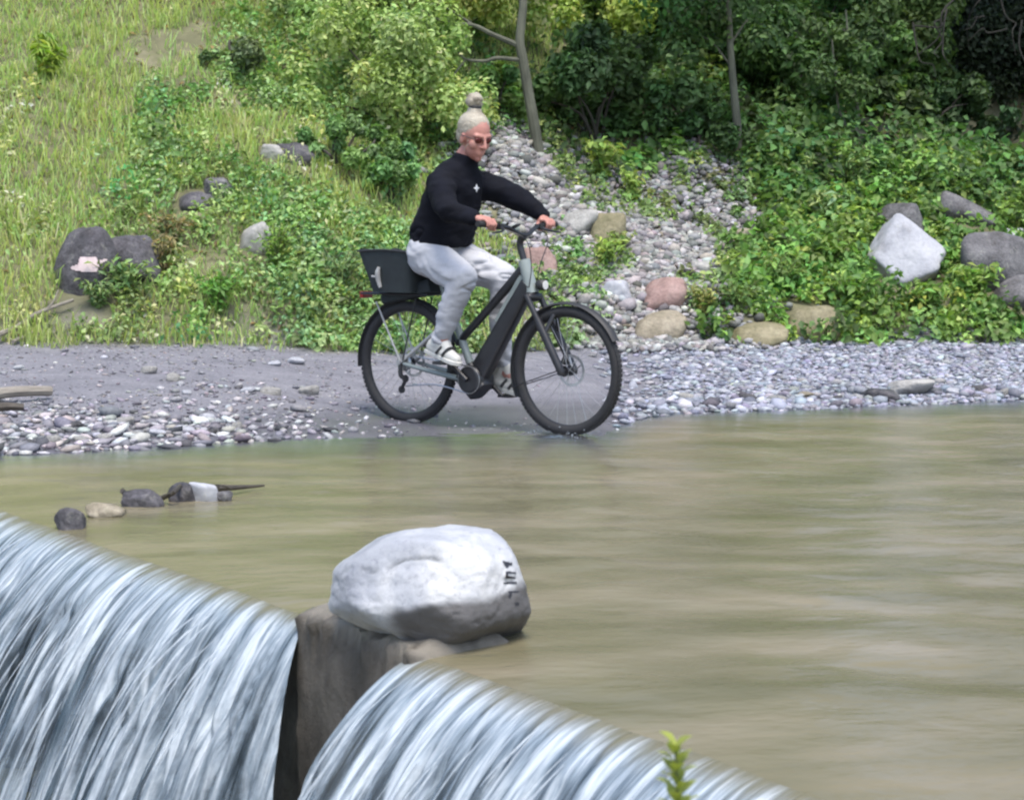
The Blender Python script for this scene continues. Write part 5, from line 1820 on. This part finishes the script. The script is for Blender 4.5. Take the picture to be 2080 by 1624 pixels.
for s in (-1, 1):
    body.capsule([SH[s] * [1, .9, 1] + [0, 0, -.02], EL[s], WRI[s]], [.045, .04, .028])
    body.capsule([HIP[s], KN[s], AN[s]], [.085, .055, .038])
    body.capsule([AN[s], AN[s] + [.06, s * -.002, -.05]], [.036, .03])
    # hand closed round the grip
    gp = lambda yy, th, rr: np.array([0.80 - 0.035 * (abs(yy) - .225), yy, 1.1425 + 0.04 * (abs(yy) - .225)]) + rr * np.array([math.cos(th), 0, math.sin(th)])
    ys = [s * v for v in (.236, .259, .282, .304)]
    palm = [gp(ys[0], R(125), .036), gp(ys[1], R(128), .038), gp(ys[2], R(130), .037), gp(ys[3], R(133), .034)]
    for q in palm:
        body.capsule([WRI[s] + (q - WRI[s]) * 0.25, q], [.021, .0155], 8)
    for i, yy in enumerate(ys):
        rr = .0275
        ln = (1.0, 1.1, 1.05, 0.85)[i]
        th = [125, 125 - 62 * ln, 125 - 120 * ln, 125 - 175 * ln]
        body.capsule([gp(yy, R(a), rr + .004 * (j == 0)) for j, a in enumerate(th)], np.array([.0115, .0105, .0095, .0085]) * (0.9 if i == 3 else 1), 8)
    tb = [gp(s * .236, R(150), .038), gp(s * .218, R(190), .034), gp(s * .212, R(235), .029), gp(s * .216, R(275), .028)]
    body.capsule(tb, [.014, .0125, .0105, .009], 8)
remesh('body', body, 0.0055, 3, M_SKIN, rider)


def fold_post(scale, amp, stretch=(1, 1, 1), seed=0, extra=None, crease=0.012):
    def f(co, no):
        d = amp * fbm(co * scale * np.array(stretch), 3, seed)
        # ridged cloth folds
        d = d + amp * 0.9 * (0.35 - np.abs(fbm(co * scale * 0.8 * np.array(stretch) + 9, 3, seed + 3)))
        cr = fbm(co * scale * 0.9 * np.array(stretch) + 21, 2, seed + 11)
        d = d - crease * np.exp(-(cr / 0.07) ** 2) * sstep(-0.35, 0.2, fbm(co * 4 + 3, 2, seed + 12))
        if extra is not None: d = d + extra(co)
        return co + no * d[:, None]
    return f


swt = MB()
swt.add(*loft([(.245, 1.015, .150, .178, .05), (.25, 1.035, .162, .190, .08), (.265, 1.10, .168, .195, .15), (.295, 1.20, .158, .190, .22), (.33, 1.31, .142, .192, .28), (.36, 1.40, .122, .195, .3), (.385, 1.45, .10, .155, .3), (.41, 1.495, .075, .09, .3)], 36))
swt.add(*loft([(.405, 1.47, .070, .085, .3), (.425, 1.515, .068, .072, .3), (.436, 1.537, .068, .070, .3)], 28))
for s in (-1, 1):
    swt.capsule([SH[s] + [-.01, s * -.015, -.03], SH[s] * .5 + EL[s] * .5, EL[s], WRI[s] + (EL[s] - WRI[s]) * 0.08], [.082, .076, .066, .046], 16)
sw_ = remesh('sweatshirt', swt, 0.008, 14, M_SWEAT, rider, fold_post(7, 0.018, (1, 1, 1.5), 5, None, 0.014))
pts = MB()
pts.ell((.195, 0, .985), (.155, .178, .105), 3)
pts.add(*loft([(.20, .99, .14, .165, 0), (.235, 1.05, .135, .165, .05)]))
for s in (-1, 1):
    pts.capsule([HIP[s], HIP[s] * .45 + KN[s] * .55 + [0, 0, -.005], KN[s]], [.118, .103, .082], 18)
    pts.capsule([KN[s], KN[s] * .5 + AN[s] * .5 + [-.015, 0, 0], AN[s] + [0, 0, .035]], [.080, .069, .054], 16)
wr_ = lambda co: 0.0035 * np.sin(co[:, 0] * 55 + co[:, 2] * 85 + 5 * fbm(co * 5, 2, 4)) * sstep(-0.2, 0.4, fbm(co * 5, 2, 8))
remesh('trousers', pts, 0.0075, 10, M_PANTS, rider, fold_post(7, 0.012, (1, .8, 2.4), 15, wr_, 0.014))

for s, yaw, pitch, ball in ((-1, R(-8), R(14), np.array([0.40, -0.15, 0.386])), (1, R(6), R(12), np.array([0.625, 0.15, 0.192]))):
    Rm = np.array(Matrix.Rotation(yaw, 3, 'Z') @ Matrix.Rotation(pitch, 3, 'Y'))
    tp = lambda p: ball + Rm @ np.array(p)
    sh = MB()
    sh.capsule([tp((-.125, 0, .045)), tp((-.05, 0, .042)), tp((.035, 0, .036)), tp((.085, 0, .03))], [.036, .038, .038, .03], 14)
    sh.capsule([tp((-.115, 0, .06)), AN[s] + [0, 0, -.005]], [.038, .043], 12)
    sh.capsule([tp((.02, 0, .045)), AN[s] + [.03, 0, .0]], [.03, .036], 12)
    so = remesh('shoe', sh, 0.006, 4, M_SHOE, rider)
    sl = MB()
    oc = [(-.165, 0), (-.15, .03), (-.06, .033), (.03, .043), (.09, .037), (.125, .0), (.09, -.04), (.03, -.043), (-.06, -.033), (-.15, -.03)]
    oc = smooth_path([(a, b_, 0) for a, b_ in oc + oc[:1]], 4)[:-1]
    V = [tp((q[0], q[1], h_)) for h_ in (0.0, 0.024) for q in oc]; k = len(oc)
    sl.add(V, [(j, (j + 1) % k, k + (j + 1) % k, k + j) for j in range(k)] + [tuple(range(k)), tuple(range(2 * k - 1, k - 1, -1))])
    sl.build('sole', M_SHOE, so, bevel=0.004)
    for u_ in (-.03, .02):
        t_r = MB().tube([tp((u_ - .012, -.041, .03)), tp((u_, -.036, .055)), tp((u_ + .012, -.02, .078)), tp((u_ + .012, .02, .078)), tp((u_, .036, .055)), tp((u_ - .012, .041, .03))], 0.0085, 8, 4)
        t_r.build('stripe', M_SHOEB, so)
    MB().tube([tp((-.155, -.03, .04)), tp((-.165, 0, .05)), tp((-.155, .03, .04))], 0.011, 8, 4).build('heel_tab', M_SHOEB, so)

# hair pulled up into a bun
hr = MB()
hr.ell(hp((-.026, 0, .046)), np.array([.098, .080, .093]) * HS, 4, HR)
hr.ell(hp((-.055, 0, .0)), np.array([.062, .070, .070]) * HS, 3, HR)
hr.capsule([hp((-.045, 0, .125)), hp((-.055, 0, .16))], np.array([.042, .026]) * HS, 12)
for i in range(11):
    a = i * 2.39
    hr.ell(hp((-.062 + .022 * math.cos(a), .024 * math.sin(a), .186 + .018 * math.sin(i * 1.7))), (.020 + .008 * ((i * 7) % 5) / 4) * HS, 2)
strand = lambda co: 0.0012 * np.sin(fbm(co * np.array([14, 70, 10]), 2, 31) * 26)
hair = remesh('hair', hr, 0.005, 3, M_HAIR, rider, lambda co, no: co + no * strand(co)[:, None])
MB().lathe([(.026 * HS, -.008), (.036 * HS, -.008), (.036 * HS, .008), (.026 * HS, .008)], (0, 0, 0), 24)
band = MB()
ang = np.linspace(0, 2 * math.pi, 24, endpoint=False)
bp = [hp((-.054 + .030 * math.cos(a), .030 * math.sin(a), .158)) for a in ang]; bp.append(bp[0]); bp.append(bp[1])
band.tube(bp, 0.009, 8).build('hair_band', M_SHOEB, hair)
# loose strands at the nape, temples and bun
for i in range(34):
    a = rng.uniform(0, 2 * math.pi)
    if i < 16:
        p0 = np.array([-.062 + .03 * math.cos(a), .03 * math.sin(a), .185 + rng.uniform(-.02, .03)]); dv = np.array([math.cos(a), math.sin(a), rng.uniform(-.3, .9)]) * rng.uniform(.02, .045)
    else:
        sg_ = rng.choice([-1, 1]); p0 = np.array([rng.uniform(-.09, .06), sg_ * rng.uniform(.05, .075), rng.uniform(-.03, .09)]); dv = np.array([rng.uniform(-.03, .02), sg_ * .02, rng.uniform(-.05, .02)])
    MB().tube([hp(p0), hp(p0 + dv * .6 + rng.normal(size=3) * .004), hp(p0 + dv + [0, 0, -.008])], [.0016, .0012, .0006], 4, 3).build('strand', M_HAIR, hair)
# sunglasses
sg = MB()
for s in (-1, 1):
    V, T = ico(3)
    L_ = np.array([hp((.079 + .006 * v[0] - 0.010 * abs(v[1] * .024 + s * .034) * 14 * .1, s * .033 + v[1] * .023, .008 + v[2] * .0155)) for v in V])
    sg.add(L_, T)
sgo = sg.build('sunglasses', M_GLASS, rider)
fr3 = MB()
fr3.tube([hp((.088, -.012, .012)), hp((.093, 0, .015)), hp((.088, .012, .012))], 0.0028, 6, 3)
for s in (-1, 1):
    fr3.tube([hp((.074, s * .058, .014)), hp((.04, s * .080, .014)), hp((-.01, s * .084, .010))], 0.003, 6, 3)
fr3.build('frame', M_SHOEB, sgo)
# small white print on the chest
smv = [v.co.copy() for v in sw_.data.vertices]; smf = [list(f.vertices) for f in sw_.data.polygons]
bts = BVHTree.FromPolygons(smv, smf)
Minv = (Matrix.Translation(Vector(BK)) @ Matrix.Rotation(HEAD, 4, 'Z')).inverted()
eye_l = Minv @ Vector(EYE)
vv, fc = [], []
ring = [(0, -9), (2.2, -2.4), (6, 0), (2.2, 2.4), (0, 9), (-2.2, 2.4), (-6, 0), (-2.2, -2.4)]
for (ax, ay) in [(0, 0)] + ring:
    d = Minv.to_3x3() @ Vector(ray(967 + ax, 382 + ay))
    h_ = bts.ray_cast(eye_l, d.normalized())
    vv.append(h_[0] + h_[1] * 0.004 if h_[0] is not None else Vector((0, 0, 0)))
fc = [(0, i, i % 8 + 1) for i in range(1, 9)]
me = bpy.data.meshes.new('chest_print'); me.from_pydata([tuple(v) for v in vv], [], fc)
link('chest_print', me, M_LOGO, sw_)
print('done')
